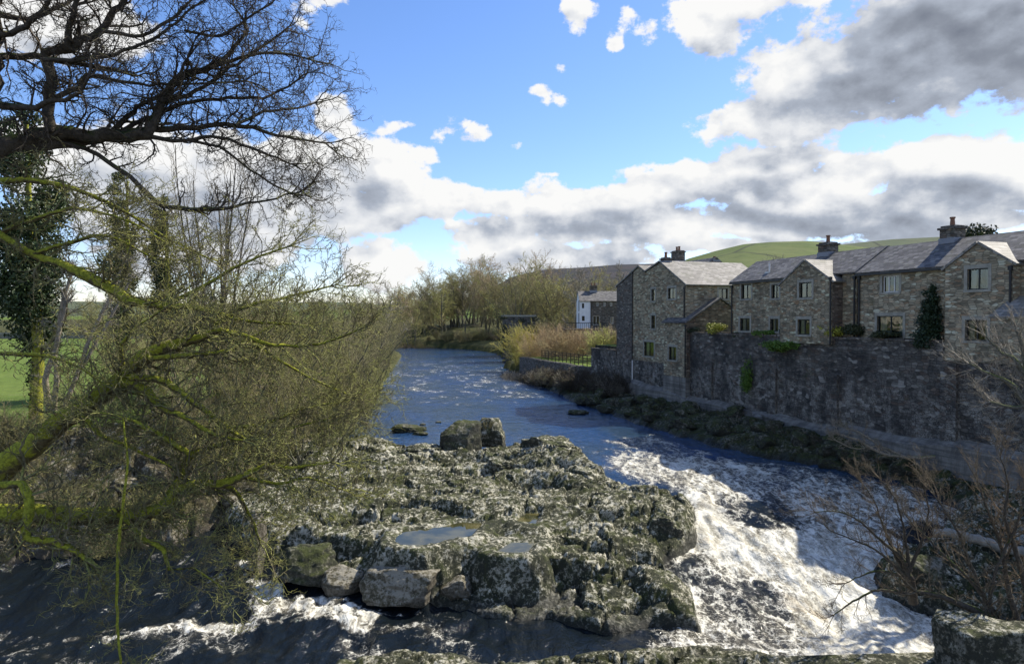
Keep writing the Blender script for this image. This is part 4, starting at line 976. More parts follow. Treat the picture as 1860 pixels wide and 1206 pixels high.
m = MB(); m.wall((wb, wv), (wb, 0), 6.9, zev); m.build('side_wall', 'stone_red', H2, off)
r = MB(); gable_roof(r, a0, a1, 0, 4.9, EV2, RG2); rf = r.build('roof', 'slate', H2, off)
r = MB(); gable_roof(r, wa, wb, wv, 2.4, zev, zap, 'y'); r.build('wing_roof', 'flag', H2, off)
r = MB(); r.box(a0 - .1, a1 + .1, 2.33, 2.57, RG2 - .03, RG2 + .07); r.build('ridge_tiles', 'ridge', rf, off)
uch = row_u(1503, 2.45); chimney(rf, uch, 2.45, RG2 - .35, row_z(441, uch, 2.45), off, .50, .42)
for o in oo: window(H2, W2, rel(o, a0), 1, off=off)
for o in ow: window(H2, W3, rel(o, wa), 1, off=off)
for x_, y_ in ((a0 + .1, -.09), (wb - .06, wv - .08), (a1 - .1, -.09)): pipe(H2, x_, y_, 6.9, EV2 - .25, off)
g = MB(); g.box(a0, wa, -.30, -.17, EV2 - .20, EV2 - .10); g.build('gutter', 'gutter', H2, off)
uv_ = row_u(1397, .8); v = MB(); v.cyl(uv_, .8, EV2 + .35, EV2 + 1.25, .06, .06, 8); v.box(uv_ - .25, uv_ + .25, .55, 1.05, EV2 + .30, EV2 + .62); v.build('vent_pipe', 'frame_white', rf, off)

# --- tall mill building
ML, off = house_at(-30, -.5, 4.5, label='tallest stone building with two gables rising from the river wall and slit windows', cat='building')
wv = -.5; m0, m1 = row_u(1120, wv), row_u(1245, wv); mA, mB_ = row_u(1160, wv), row_u(1198, wv); mV = row_u(1172, wv); ms_ = row_u(1149, wv)
zA, zB = row_z(486, mA, wv), row_z(478, mB_, wv); zE = row_z(519, m1, wv); zL = row_z(522, m0, wv); zV = row_z(496, mV, wv)
oo = [op(1183, 1190, 525, 547, wv), op(1213, 1227, 523, 543, wv), op(1183, 1190, 573, 597, wv), op(1170, 1188, 621, 647, wv)]
m = MB(); WM = m.wall((ms_, wv), (m1, wv), 4.4, [(0, np.interp(ms_, [mA, mV], [zA, zV]) if ms_ > mA else np.interp(ms_, [m0, mA], [zL, zA])), (max(.01, mA - ms_), zA), (mV - ms_, zV), (mB_ - ms_, zB), (m1 - ms_, zE)], [rel(o, ms_) for o in oo])
DB = 8.5; osd = (3.4, 4.35, row_z(543, m1, 3), row_z(524, m1, 3))
m.wall((m1, DB), (m0, DB), 4.4, zE); WL = m.wall((m0, DB), (m0, wv), 4.4, zL); m.build('wall', 'stone', ML, off)
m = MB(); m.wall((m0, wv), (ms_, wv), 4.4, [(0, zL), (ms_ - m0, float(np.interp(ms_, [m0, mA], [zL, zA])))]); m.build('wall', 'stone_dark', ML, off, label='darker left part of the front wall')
m = MB(); WS = m.wall((m1, wv), (m1, DB), 4.4, zE, [osd]); m.build('side_wall', 'stone2', ML, off)
r = MB(); th = .13; k = (zB - zE) / (m1 - mB_)
r.slab((mB_, DB, zB + .1), (mB_, wv - .1, zB + .1), (m1 + .2, wv - .1, zE - .2 * k + .1), (m1 + .2, DB, zE - .2 * k + .1), -th)
r.slab((mV, DB, zV + .1), (mV, wv - .1, zV + .1), (mB_, wv - .1, zB + .1), (mB_, DB, zB + .1), -th); rf = r.build('roof', 'flag', ML, off)
r = MB(); r.slab((m0 - .15, DB, zL), (m0 - .15, wv - .1, zL), (mA, wv - .1, zA + .1), (mA, DB, zA + .1), -th); r.slab((mA, DB, zA + .1), (mA, wv - .1, zA + .1), (mV, wv - .1, zV + .1), (mV, DB, zV + .1), -th); r.build('roof', 'flag', ML, off, label='second lower roof at the left')
r = MB(); r.box(mB_ - .1, mB_ + .1, wv - .1, DB, zB + .09, zB + .19); r.build('ridge_tiles', 'ridge', rf, off)
chimney(rf, mB_ - .1, .2, zB - .2, row_z(468, mB_, .2), off, .36, .36)
for o, mu in zip(oo, (0, 1, 0, 1)): window(ML, WM, rel(o, ms_), mu, off=off, surround=True, curtain=(mu > 0))
window(ML, WS, osd, 1, off=off)
pipe(ML, ms_ + .05, wv - .08, 4.5, zA - .4, off); pipe(ML, m1 - .1, wv - .08, 6, zE - .1, off)

# --- annex
AX, off = house_at(-25, -.9, 3.4, label='small stone outbuilding with a steep slate roof built against the tallest building', cat='outbuilding')
AX.name = 'stone_outbuilding'
wv = -.95; b0, b1 = row_u(1206, wv), row_u(1247, wv); zE = row_z(587, b1, wv); vR = wv + 3.4; zR = zE + 2.05; vB = vR + 1.6; zB2 = zE + 1.1
oa = op(1215, 1229, 630, 654, wv); m = MB(); WA = m.wall((b0, wv), (b1, wv), 3.45, zE, [rel(oa, b0)]); m.wall((b0, 0), (b0, wv), 3.45, zE); m.build('wall', 'stone', AX, off)
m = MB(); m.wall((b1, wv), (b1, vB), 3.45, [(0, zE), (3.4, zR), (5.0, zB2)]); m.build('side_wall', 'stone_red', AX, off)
k = 2.05 / 3.4; r = MB(); r.slab((b0 - .12, wv - .18, zE - .18 * k + .08), (b1 + .12, wv - .18, zE - .18 * k + .08), (b1 + .12, vR, zR + .08), (b0 - .12, vR, zR + .08), -.12); r.slab((b0 - .12, vR, zR + .08), (b1 + .12, vR, zR + .08), (b1 + .12, vB, zB2 + .08), (b0 - .12, vB, zB2 + .08), -.12); r.build('roof', 'slate', AX, off)
window(AX, WA, rel(oa, b0), 1, off=off); pipe(AX, b1 - .08, wv - .08, 3.5, zE - .1, off)

# --- house behind the mill
HB, off = house_at(-42, 10.5, 6, label='house mostly hidden behind the tallest building with only ridge and two chimneys showing', cat='house')
m = MB(); m.wall((-48.5, 8), (-35.5, 8), 6, 13.2); m.wall((-35.5, 8), (-35.5, 13), 6, [(0, 13.2), (2.5, 15.1), (5, 13.2)]); m.wall((-48.5, 13), (-48.5, 8), 6, [(0, 13.2), (2.5, 15.1), (5, 13.2)]); m.wall((-35.5, 13), (-48.5, 13), 6, 13.2); m.build('wall', 'stone', HB, off)
r = MB(); gable_roof(r, -48.5, -35.5, 8, 13, 13.2, 15.1); rf = r.build('roof', 'slate', HB, off)
chimney(rf, row_u(1231, 10.5), 10.5, 14.8, row_z(456, row_u(1231, 10.5), 10.5), off, .7, .5, 2); chimney(rf, row_u(1300, 10.5) - .3, 10.5, 14.6, row_z(474, row_u(1300, 10.5), 10.5), off, .4, .4, 1)

# --- cottage far off
def cottage():
    Yc = 118; X0, X1 = (1053 - 930) / F * Yc, (1128 - 930) / F * Yc; xs = (1073 - 930) / F * Yc; zb, ze, zr = 6.6, EYE + (HY - 547) / F * Yc, EYE + (HY - 530) / F * (Yc + 3)
    c = empty('cottage', (X0, Yc, zb), 0, label='white ended stone cottage far off beyond the tallest building', cat='cottage'); off = (X0, Yc, zb)
    px2 = lambda p: (p - 930) / F * Yc; pz = lambda p: EYE + (HY - p) / F * Yc
    m = MB(); o = [(px2(1057) - X0, px2(1061) - X0, pz(560), pz(551)), (px2(1057) - X0, px2(1062) - X0, pz(583), pz(574))]
    W = m.wall((X0, Yc), (xs, Yc), zb, ze, o); m.wall((X0, Yc + 6), (X0, Yc), zb, [(0, ze), (3, zr), (6, ze)]); m.build('wall', 'render_white', c, off, label='white rendered end wall')
    m2 = MB(); o2 = [(px2(a) - xs, px2(b) - xs, pz(c_), pz(d)) for a, b, c_, d in ((1083, 1087, 556, 549), (1096, 1100, 556, 549), (1108, 1112, 556, 549), (1077, 1089, 590, 574), (1109, 1115, 588, 576))]
    W2_ = m2.wall((xs, Yc), (X1, Yc), zb, ze, o2); m2.wall((X1, Yc), (X1, Yc + 6), zb, ze); m2.build('wall', 'stone_dark', c, off, label='grey stone wall')
    for q in o: window(c, W, q, 1, 'frame_dark', False, False, off=off)
    for q in o2: window(c, W2_, q, 1, 'frame_white', False, False, off=off)
    r = MB(); gable_roof(r, X0, X1, Yc, Yc + 6, ze, zr); rf = r.build('roof', 'slate', c, off); chimney(rf, px2(1081), Yc + 3, zr - .3, EYE + (HY - 519) / F * (Yc + 3), off, .6, .5, 2)
    pipe(c, xs, Yc - .1, zb, ze, off)
    # deck
    d = empty('deck', (X0 + 2, Yc - 5, 4), 0, label='dark raised timber deck in front of the white ended cottage', cat='deck'); off = (X0 + 2, Yc - 5, 4)
    xa, xb = (1025 - 930) / F * 113, (1105 - 930) / F * 113; zt = EYE + (HY - 597) / F * 113
    m = MB(); m.box(xa, xb, 111, 117, zt - .3, zt); m.build('platform', 'timber', d, off)
    for k in range(6):
        x = xa + .3 + (xb - xa - .6) * k / 5; m = MB(); m.box(x - .1, x + .1, 111.2, 111.4, 2.5, zt - .3); m.build('post', 'timber', d, off)
    m = MB(); m.box(xa, xb, 111.05, 111.12, zt + .9, zt + 1.0)
    for k in range(24): x = xa + (xb - xa) * k / 23; m.box(x - .03, x + .03, 111.06, 111.11, zt, zt + .9)
    m.build('railing', 'pipe', d, off)
cottage()

# ------------------------------------------------------------------ river walls
RWt = empty('river_wall', row(-12, -.6, 0), RZ, label='long high dark stone river wall below the houses with pale lime streaks', cat='wall'); off = (-12, -.6, 0)
m = MB(); VF = -.6
secs = [(-43.3, m0, 5.2, VF), (m0, b0, 4.45, VF), (b1, ua + .02, 7.32, VF), (ua + .02, 16, 6.28, VF)]
def wavy(a, b, z, amp=.05, n=40):
    return [((b - a) * i / n, z + amp * float(vn(np.array([a + i * .61]), np.array([z]), 3)[0])) for i in range(n + 1)]
for a, b, z, v_ in secs: m.wall((a, v_), (b, v_), -1, wavy(a, b, z, .05 if z > 7 or z == 5.2 else .0)); m.wall((b, 0), (a, 0), 2, z - .06); m.quad((a, v_, z - .06), (b, v_, z - .06), (b, 0, z - .06), (a, 0, z - .06)) ; m.wall((b, v_), (b, 0), -1, z - .06); m.wall((a, 0), (a, v_), -1, z - .06)
m.build('wall', 'river_wall', RWt, off)
m = MB(); m.wall((b0, -1.02), (b1, -1.02), -1, 3.44); m.wall((b1, -1.02), (b1, -.6), -1, 3.44); m.wall((b0, -.6), (b0, -1.02), -1, 3.44); m.quad((b0, -1.02, 3.44), (b1, -1.02, 3.44), (b1, -.55, 3.44), (b0, -.55, 3.44)); m.build('buttress', 'plinth', RWt, off, label='pale grey smooth block under the outbuilding')
m = MB()
x = b1
rr = random.Random(3)
while x < ua - .1:                                   # coping stones
    w_ = rr.uniform(.35, .7); e = min(x + w_ - .02, ua); m.box(x, e, VF - .06 + rr.uniform(-.02, .03), .02, 7.27 + rr.uniform(-.01, .01), 7.36 + rr.uniform(0, .10)); x += w_
x = -43.3
while x < m0 - .1: w_ = rr.uniform(.35, .7); e = min(x + w_ - .02, m0); m.box(x, e, VF - .06, .02, 5.16, 5.26 + rr.uniform(0, .08)); x += w_
m.build('coping', 'stone_dark', RWt, off)
m = MB()                                             # concrete footing with a sloping ledge
us = np.linspace(-46, 16, 80)
for a, b in zip(us[:-1], us[1:]):
    h = lambda u_: 2.1 + .35 * math.sin(u_ * .13) + .12 * math.sin(u_ * .9)
    A0, A1 = (a, -1.35, -1), (b, -1.35, -1); B0, B1 = (a, -1.15, h(a) - .35), (b, -1.15, h(b) - .35); C0, C1 = (a, -.58, h(a)), (b, -.58, h(b))
    m.quad(A0, A1, B1, B0); m.quad(B0, B1, C1, C0)
m.build('footing', 'plinth', RWt, off)
for u_ in (row_u(1515, VF), row_u(1715, VF) + .4, row_u(1290, VF), row_u(1405, VF)):
    m = MB(); m.box(u_ - .45, u_ + .45, -.78, -.55, 1.2, 5.0 if u_ < -2 else 6.2); m.build('pilaster', 'river_wall', RWt, off)
m = MB(); m.cyl(row_u(1150, VF), VF - .07, 1.5, 4.4, .07, .07, 8); m.build('drainpipe', 'frame_white', RWt, off)
LWt = empty('low_wall', row(-55, -.6, 0), RZ, label='low overgrown river wall in front of the small lawn', cat='wall'); off = (-55, -.6, 0)
m = MB(); a, b = -68.2, -43.3; m.wall((a, VF), (b, VF), -1, wavy(a, b, 2.8, .12)); m.quad((a, VF, 2.72), (b, VF, 2.72), (b, .1, 2.72), (a, .1, 2.72)); m.wall((a, .1), (a, VF), -1, 2.75); m.wall((b, .1), (a, .1), 1, 2.75); m.build('wall', 'dry', LWt, off)
x = -68.2; m = MB()
while x < b - .1: w_ = rr.uniform(.25, .5); e = min(x + w_ - .02, b); m.box(x, e, VF - .04, .05, 2.70, 2.86 + rr.uniform(0, .16)); x += w_
m.build('coping', 'dry', LWt, off)
# fence on the lawn
fa, fb_ = row_u(985, 1.2), row_u(1084, 1.2)
FN = empty('rail_fence', row((fa + fb_) / 2, 1.2, 2.9), RZ, label='open wooden rail fence along the lawn left of the houses', cat='fence'); off = ((fa + fb_) / 2, 1.2, 2.9)
m = MB()
for z in (3.1, 3.4, 3.7, 4.0): m.box(fa, fb_, 1.18, 1.23, z, z + .08)
m.build('rails', 'timber', FN, off)
n_ = 14
for k in range(n_ + 1): x = fa + (fb_ - fa) * k / n_; m = MB(); m.box(x - .05, x + .05, 1.10, 1.18, 2.7, 4.15); m.build('post', 'timber', FN, off)
# abutment
m = MB(); AB = empty('stone_abutment', ((940 - 930) / F * 135, 135, 1), 0, label='ruined ivy topped stone abutment on the far bank in front of the wood', cat='abutment'); off = ((940 - 930) / F * 135, 135, 1)
x0_, x1_ = -1.9, 4.6; m.wall((x0_, 135), (x1_, 135), -.5, [(0, 8.6), (1.5, 9.0), (4.2, 9.3), (6.5, 8.8)]); m.wall((x0_, 139), (x0_, 135), -.5, 8.6); m.wall((x1_, 135), (x1_, 139), -.5, 8.8); m.quad((x0_, 135, 8.6), (x1_, 135, 8.8), (x1_, 139, 8.8), (x0_, 139, 8.6)); m.build('wall', 'dry', AB, off)
m = MB(); m.box(x0_ - .2, x1_ + .2, 134.8, 139.2, 9.0, 9.35); m.build('coping', 'dressed', AB, off)
ab_top, ab_off = AB, off
# field wall at left
m = MB(); FW = empty('field_wall', (-110, 175, 3.4), 0, label='pale dry stone wall along the far side of the green field at left', cat='wall'); off = (-110, 175, 3.4)
m.box(-170, -40, 174.8, 175.3, 3.0, 5.1); m.build('wall', 'flag', FW, off)

# ------------------------------------------------------------------ leaves
def leaves(name, blobs, n, size, mt, parent=None, seed=1, origin=(0, 0, 0), droop=0, shell=.35, **k):
    rs = np.random.RandomState(seed); w = np.array([b[1][0] * b[1][1] * b[1][2] for b in blobs]) ** .7; w /= w.sum()
    bi = rs.choice(len(blobs), n, p=w); d = rs.normal(size=(n, 3)); d /= np.linalg.norm(d, axis=1, keepdims=True); rad = rs.uniform(shell, 1, n) ** .6
    c = np.array([b[0] for b in blobs])[bi]; r_ = np.array([b[1] for b in blobs])[bi]
    bump_ = 1 + .35 * vn3(d * 2.5 + bi[:, None] * 3.1, 5)
    p = c + d * r_ * (rad * bump_)[:, None] - np.array(origin)
    nn = rs.normal(size=(n, 3)) + d * .8; nn /= np.linalg.norm(nn, axis=1, keepdims=True)
    t = np.cross(nn, rs.normal(size=(n, 3))); t /= np.linalg.norm(t, axis=1, keepdims=True); b_ = np.cross(nn, t)
    s = size * rs.uniform(.6, 1.4, (n, 1)); t2 = t * s; b2 = b_ * s * .6
    co = np.stack([p - t2, p - b2 + nn * s * .15, p + t2, p + b2 + nn * s * .15], 1).reshape(-1, 3); q = np.arange(n * 4).reshape(n, 4)
    return link(name, to_mesh(name, co, q, smooth=False), M[mt], parent, **k)

leaves('ivy', [((x, 135 + .5 * (i % 2), 8.9 - .3 * (i % 3)), (.9, .7, .5)) for i, x in enumerate((-1.6, .2, 2.0, 3.6, 4.6))] + [((-1.5, 134.8, 5), (.8, .5, 3)), ((3.8, 134.8, 6), (1.2, .5, 2))], 1300, .16, 'leaf_dark', ab_top, 12, ab_off)
# ------------------------------------------------------------------ bare tree kinds
def tree_kind(name, seed, stems, L, cfg, r0, bark, twig, rmin, label, group, spread=.35, lean=(0, 0), cat='tree', split=0, sides=6):
    rn_ = random.Random(seed); RMIN[0] = rmin; lines = []
    for k in range(stems):
        a = rn_.uniform(0, 2 * PI); sp_ = spread * rn_.uniform(.3, 1) if stems > 1 else .04
        d = Vector((math.cos(a) * sp_ + lean[0], math.sin(a) * sp_ + lean[1], 1)).normalized()
        grow(lines, Vector((math.cos(a) * .25 * (stems > 1), math.sin(a) * .25 * (stems > 1), -.3)), d, L * rn_.uniform(.8, 1.1), r0 * rn_.uniform(.7, 1.1), 0, cfg, rn_)
    root = empty(name, (0, 0, 0), label=label, cat=cat, group=group)
    t = tubes('trunk', [(p, r) for p, r, l in lines if l <= split], bark, root, sides); c = tubes('crown', [(p, r) for p, r, l in lines if l > split], twig, root, 3)
    return root, [t, c]
def plant(kinds, spots, label=None, labels=None, group=None):
    used = set()
    for i, s in enumerate(spots):
        x, y, sc_, rz = s[:4]; ki = (s[4] if len(s) > 4 else i) % len(kinds); root, kids = kinds[ki]; z = gz(x, y) if len(s) < 6 else s[5]
        lb = labels[i] if labels else None
        if ki not in used:
            used.add(ki); root.location = (x, y, z); root.rotation_euler = (0, 0, rz); root.scale = (sc_, sc_, sc_)
            if lb: root['label'] = lb
        else: clone(root, (x, y, z), rz, sc_, lb, kids=kids)
cfgB = [(9, .13, .04, 13, .50, 42), (7, .20, .06, 8, .46, 45), (5, .26, .05, 5, .45, 45), (3, .3, .03, 0, .5, 40)]
BL = 'bare many stemmed tree with dense olive twigs on the left river bank'
BG = 'bare trees along the left river bank'
kb = [tree_kind('bank_tree', 101 + k, 6, 6.6, cfgB, .085, 'bark_grey', tw, .0085, BL, BG, .75, (.12, -.05)) for k, tw in enumerate(('twig_olive', 'twig_moss', 'twig_olive'))]
def at_py(px, Y): return ((px - 930) / F * Y, Y)
spots = []
for i, (px, Y, h) in enumerate([(585, 47, 10.2), (490, 41, 10), (628, 57, 10), (655, 72, 10.5), (530, 52, 12), (668, 92, 11), (688, 122, 11), (600, 40, 5.5), (545, 36, 6), (650, 50, 6.5), (470, 35.5, 7), (385, 36, 8), (300, 34, 7), (420, 46, 12), (640, 62, 7.5), (675, 78, 8), (330, 50, 10), (240, 37, 6.5), (690, 105, 8), (560, 65, 10), (700, 145, 10), (612, 49, 7.5), (170, 33, 4.5), (420, 32.5, 4.5), (350, 31.5, 4), (690, 88, 7), (520, 44, 8), (445, 39, 9)]):
    x, y = at_py(px, Y); spots.append((x, y, h / 8.4, rnd.uniform(0, 6), i))
plant(kb, spots)
# tall bare tree of upright stems
cfgV = [(12, .04, .05, 14, .34, 30), (7, .10, .14, 7, .42, 38), (5, .2, .08, 4, .45, 40), (3, .26, .05, 0, .5, 40)]
kv = [tree_kind('bare_tree', 131, 7, 15, cfgV, .15, 'bark_dark', 'twig_grey', .010, 'slender tree of straight upright stems behind the mossy limbs at left', None, .22)]
x, y = at_py(385, 46); plant(kv, [(x, y, 1.12, 0.4)])
# ivy clad trees
def ivy_tree(px, Y, top, w, label, seed, n, narrow=False, leafm='ivy'):
    x, y = at_py(px, Y); z = gz(x, y) - .1; rn_ = random.Random(seed); H = EYE + (HY - top) / F * Y - z
    root = empty('ivy_tree', (x, y, z), label=label, cat='tree'); RMIN[0] = .012; lines = []
    cf = [(10, .06, .05, 10, .28, 55), (6, .2, .1, 5, .5, 45), (4, .28, .05, 3, .5, 45), (3, .3, .05, 0, .5, 40)]
    grow(lines, Vector((0, 0, -.3)), Vector((.04, 0, 1)), H * .95, .32, 0, cf, rn_)
    tubes('trunk', [(p, r) for p, r, l in lines if l <= 0], 'bark_moss', root, 8); tubes('branches', [(p, r) for p, r, l in lines if l > 0], 'twig_moss', root, 3)
    bl = []
    for k in range(16 if not narrow else 12):
        t = .30 + .66 * k / 15 if not narrow else .25 + .7 * k / 11; ww = w * (1 - .55 * abs(t - .55) / .45) * rn_.uniform(.5, 1)
        bl.append(((rn_.uniform(-.6, .6) * w * (1 - t * .5), rn_.uniform(-.6, .6) * w, H * t), (ww, ww, ww * rn_.uniform(.7, 1.2))))
    bl.append(((0, 0, H * .22), (w * .22, w * .22, H * .2)))
    leaves('ivy', bl, n, .085, leafm, root, seed, shell=.2)
ivy_tree(62, 33, 195, 1.75, 'big ivy smothered tree at the near edge of the field at far left', 41, 26000)
ivy_tree(215, 44, 300, 1.1, 'narrow ivy clad tree to the right of the big ivy smothered tree', 42, 9000, True)
ivy_tree(292, 46, 345, 1.1, 'ivy column tree beside the upright bare stems', 43, 9000, True)
# pale stems at the ivy tree foot
PS = [((32, 32), [(88, 745, 12), (82, 690, 10), (104, 620, 8), (112, 560, 7), (130, 500, 6)]), ((32, 32), [(95, 745, 12), (103, 690, 9), (98, 640, 7), (118, 560, 6)]), ((32, 33), [(112, 745, 9), (140, 680, 8), (165, 610, 7), (200, 540, 6), (225, 480, 4)]), ((32.3, 33), [(135, 690, 6), (170, 630, 6), (205, 570, 5), (232, 520, 4)])]
rn = random.Random(77)
limb_tree('multi_stem_tree', (pt(95, 760, 32).x, 32, gz(pt(95, 760, 32).x, 32)), PS, 'small tree of bare pale stems at the foot of the big ivy smothered tree', 'bark_pale', 'twig_grey', rn, .5, .6, cfgL, 1.0, .1, .01, .02)

# ------------------------------------------------------------------ the wood beyond the river
cfgF = [(9, .09, .02, 18, .46, 58), (6, .2, .06, 9, .46, 48), (4, .26, .04, 6, .48, 45), (2, .3, .03, 0, .5, 40)]
FL = 'bare moss tinged tree in the wood on the far bank'; FG = 'bare trees of the wood on the far bank'
kf = [tree_kind('bare_tree', 151 + k, (1, 2, 3, 1, 2, 3)[k], 13, cfgF, .20, 'bark_grey', tw, .026, FL, FG, .3) for k, tw in enumerate(('twig_green', 'twig_green', 'twig_olive', 'twig_brown', 'twig_green', 'twig_olive'))]
spots = []; rnd = random.Random(9)
for i in range(72):
    px = 655 + 365 * ((i * .618) % 1); Y = rnd.uniform(203, 262) if px < 900 else rnd.uniform(150, 240)
    if px > 905 and Y < 200 and px < 935: Y = 215
    tp = np.interp(px, [640, 700, 760, 820, 900, 960, 1000, 1040], [528, 515, 500, 474, 458, 458, 476, 514]) + rnd.uniform(-4, 40)
    x, y = at_py(px, Y); z = gz(x, y); h = EYE + (HY - tp) / F * Y - z; spots.append((x, y, h / 15.0, rnd.uniform(0, 6), i, z))
for i, (px, tp) in enumerate(((1012, 488), (1030, 500), (1056, 486), (1068, 500), (1092, 480), (1104, 492), (1126, 484), (1000, 500), (1040, 492))):
    x, y = at_py(px, 158 + 7 * (i % 4)); z = gz(x, y); spots.append((x, y, (EYE + (HY - tp) / F * y - z) / 15, i * 1.7, i, z))
plant(kf, spots)
kg = [tree_kind('bare_tree', 171 + k, 1, 13, cfgF, .26, 'bark_grey', 'twig_grey', .03, 'lone', None, .3) for k in range(2)]
def sp1(px, Y, tp, k): x, y = at_py(px, Y); z = gz(x, y); return (x, y, (EYE + (HY - tp) / F * Y - z) / 15.0, k * 1.3, k, z)
plant(kg, [sp1(1046, 145, 468, 0), sp1(1118, 150, 452, 1), sp1(1082, 170, 478, 0), sp1(701, 190, 488, 1), sp1(1402, 120, 448, 0), sp1(640, 180, 505, 1)],
      labels=['tall bare tree standing alone to the left above the white ended cottage', 'wide crowned bare tree rising behind the left end of the tallest building', 'bare tree between the two lone trees above the cottage', 'bare tree standing apart at the left end of the far wood', 'bare tree before the green hill behind the house with the vent pipe', 'bare tree half hidden behind the bushes of the left bank'])
spots = []
for i in range(22):
    px = rnd.uniform(60, 640); x, y = at_py(px, rnd.uniform(120, 190)); z = gz(x, y); spots.append((x, y, rnd.uniform(.5, .85), rnd.uniform(0, 6), i, z))
kd = [tree_kind('bare_tree', 181 + k, 2, 13, cfgF, .2, 'bark_grey', 'twig_olive', .03, 'bare tree far off beyond the field at left', 'bare trees beyond the field at left', .3) for k in range(2)]
plant(kd, spots)
# bushes
cfgS = [(6, .16, .05, 10, .55, 38), (5, .22, .05, 6, .5, 42), (3, .28, .04, 0, .5, 40)]
def bush_kind(name, seed, stems, L, r0, tw, rmin, label, group, spread=.9, cat='bush', cfg=None):
    rn_ = random.Random(seed); RMIN[0] = rmin; lines = []
    for k in range(stems):
        a = rn_.uniform(0, 2 * PI); s_ = spread * rn_.uniform(.1, 1); d = Vector((math.cos(a) * s_, math.sin(a) * s_, 1)).normalized()
        grow(lines, Vector((math.cos(a) * .3, math.sin(a) * .3, -.15)), d, L * rn_.uniform(.7, 1.1), r0, 0, cfg or cfgS, rn_)
    o = tubes(name, [(p, r) for p, r, l in lines], tw, None, 3); tag(o, label, cat, group); return o
def put_bush(protos, spots, labels=None):
    for i, (x, y, s) in enumerate(spots):
        p = protos[i % len(protos)]; o = p if i < len(protos) else p.copy()
        if i >= len(protos): COL.objects.link(o)
        o.location = (x, y, gz(x, y)); o.scale = (s, s, s * rnd.uniform(.85, 1.1)); o.rotation_euler = (0, 0, rnd.uniform(0, 6))
        if labels: o['label'] = labels[i]
b1_ = [bush_kind('bush', 201 + k, 16, 2.4, .03, tw, .018, 'low dull green bush along the foot of the far wood', 'low bushes on the far bank') for k, tw in enumerate(('twig_green', 'twig_olive', 'twig_brown'))]
put_bush(b1_, [(at_py(715 + 230 * (i + rnd.random()) / 30, 0)[0] + (715 - 930 + 230 * (i + rnd.random()) / 30) / F * rnd.uniform(197, 206), rnd.uniform(199, 207), rnd.uniform(.7, 1.5)) for i in range(30)])
b2_ = [bush_kind('bush', 211 + k, 22, 2.6, .03, 'twig_orange', .014, 'rounded russet bush behind the lawn fence', 'russet bushes behind the lawn', .8) for k in range(2)]
put_bush(b2_, [(at_py(p, Y)[0], Y, s) for p, Y, s in ((975, 103, 1.6), (1000, 100, 1.5), (1025, 98, 1.5), (1045, 96, 1.3), (990, 110, 1.9), (1015, 112, 1.7), (1050, 104, 1.4), (965, 112, 1.6))])
b3_ = [bush_kind('willow', 221, 40, 3.6, .03, 'twig_gold', .012, 'tall golden willow bush at the end of the low river wall', None, .55, 'bush')]
put_bush(b3_, [(at_py(942, 112)[0], 112, 1.55), (at_py(958, 106)[0], 106, 1.05)], ['tall golden willow bush at the end of the low river wall', 'smaller golden willow bush just right of the tall golden one'])
b4_ = [bush_kind('bush', 231 + k, 20, 2.6, .035, tw, .02, 'brown leafless bush on the slope left of the cottage', 'brown bushes left of the cottage', .8) for k, tw in enumerate(('twig_brown', 'twig_green'))]
put_bush(b4_, [(at_py(p, Y)[0], Y, s) for p, Y, s in ((975, 150, 2.2), (1000, 146, 2.4), (1025, 140, 2.0), (1040, 150, 2.4), (960, 160, 2.6), (1010, 165, 2.8), (990, 170, 2.6), (1060, 135, 1.4), (1035, 128, 1.5), (1075, 150, 2), (1100, 100, 1.8), (1092, 92, 1.6), (1110, 96, 2.0))])
# brambles on the low wall and in the rubble below the river wall
b5_ = [bush_kind('bramble', 241 + k, 26, 1.1, .014, tw, .009, 'tangled leafless bramble growing over the low river wall', 'brambles over the low river wall', 1.6) for k, tw in enumerate(('twig_dark', 'twig_grey', 'twig_dark'))]
sp = []
for i in range(90):
    u = -68 + 34 * (i + rnd.random()) / 90; x, y, _ = row(u, rnd.uniform(-2.6, -.9)); sp.append((x, y, rnd.uniform(1.1, 2.1)))
put_bush(b5_, sp)
b6_ = [bush_kind('bramble', 251 + k, 8, .8, .010, tw, .005, 'small dry bramble among the boulders under the river wall', 'brambles under the river wall', 1.8) for k, tw in enumerate(('twig_dark', 'twig_grey'))]
sp = []
for i in range(24): u = -37 + 36 * (i + rnd.random()) / 24; x, y, _ = row(u, rnd.uniform(-4.5, -1.6)); sp.append((x, y, rnd.uniform(.7, 1.3)))
put_bush(b6_, sp)
# left bank undergrowth
b7_ = [bush_kind('bush', 261 + k, 26, 1.9, .016, tw, .008, 'tangled leafless undergrowth bush on the left bank', 'undergrowth bushes on the left bank', 1.2) for k, tw in enumerate(('twig_moss', 'twig_olive', 'twig_olive'))]
sp = []
for i in range(75):
    Y = 27.5 + 42 * (i / 75) ** 1.3; xs_ = np.interp(Y, [p[1] for p in LEFT[2:14]], [p[0] for p in LEFT[2:14]])
    if Y < 31: xs_ = -13.5
    x = xs_ - rnd.uniform(.3, 5) - (rnd.random() * 9 if Y < 32 else 0); sp.append((x, Y + rnd.random(), rnd.uniform(.6, 1.25)))
put_bush(b7_, sp)
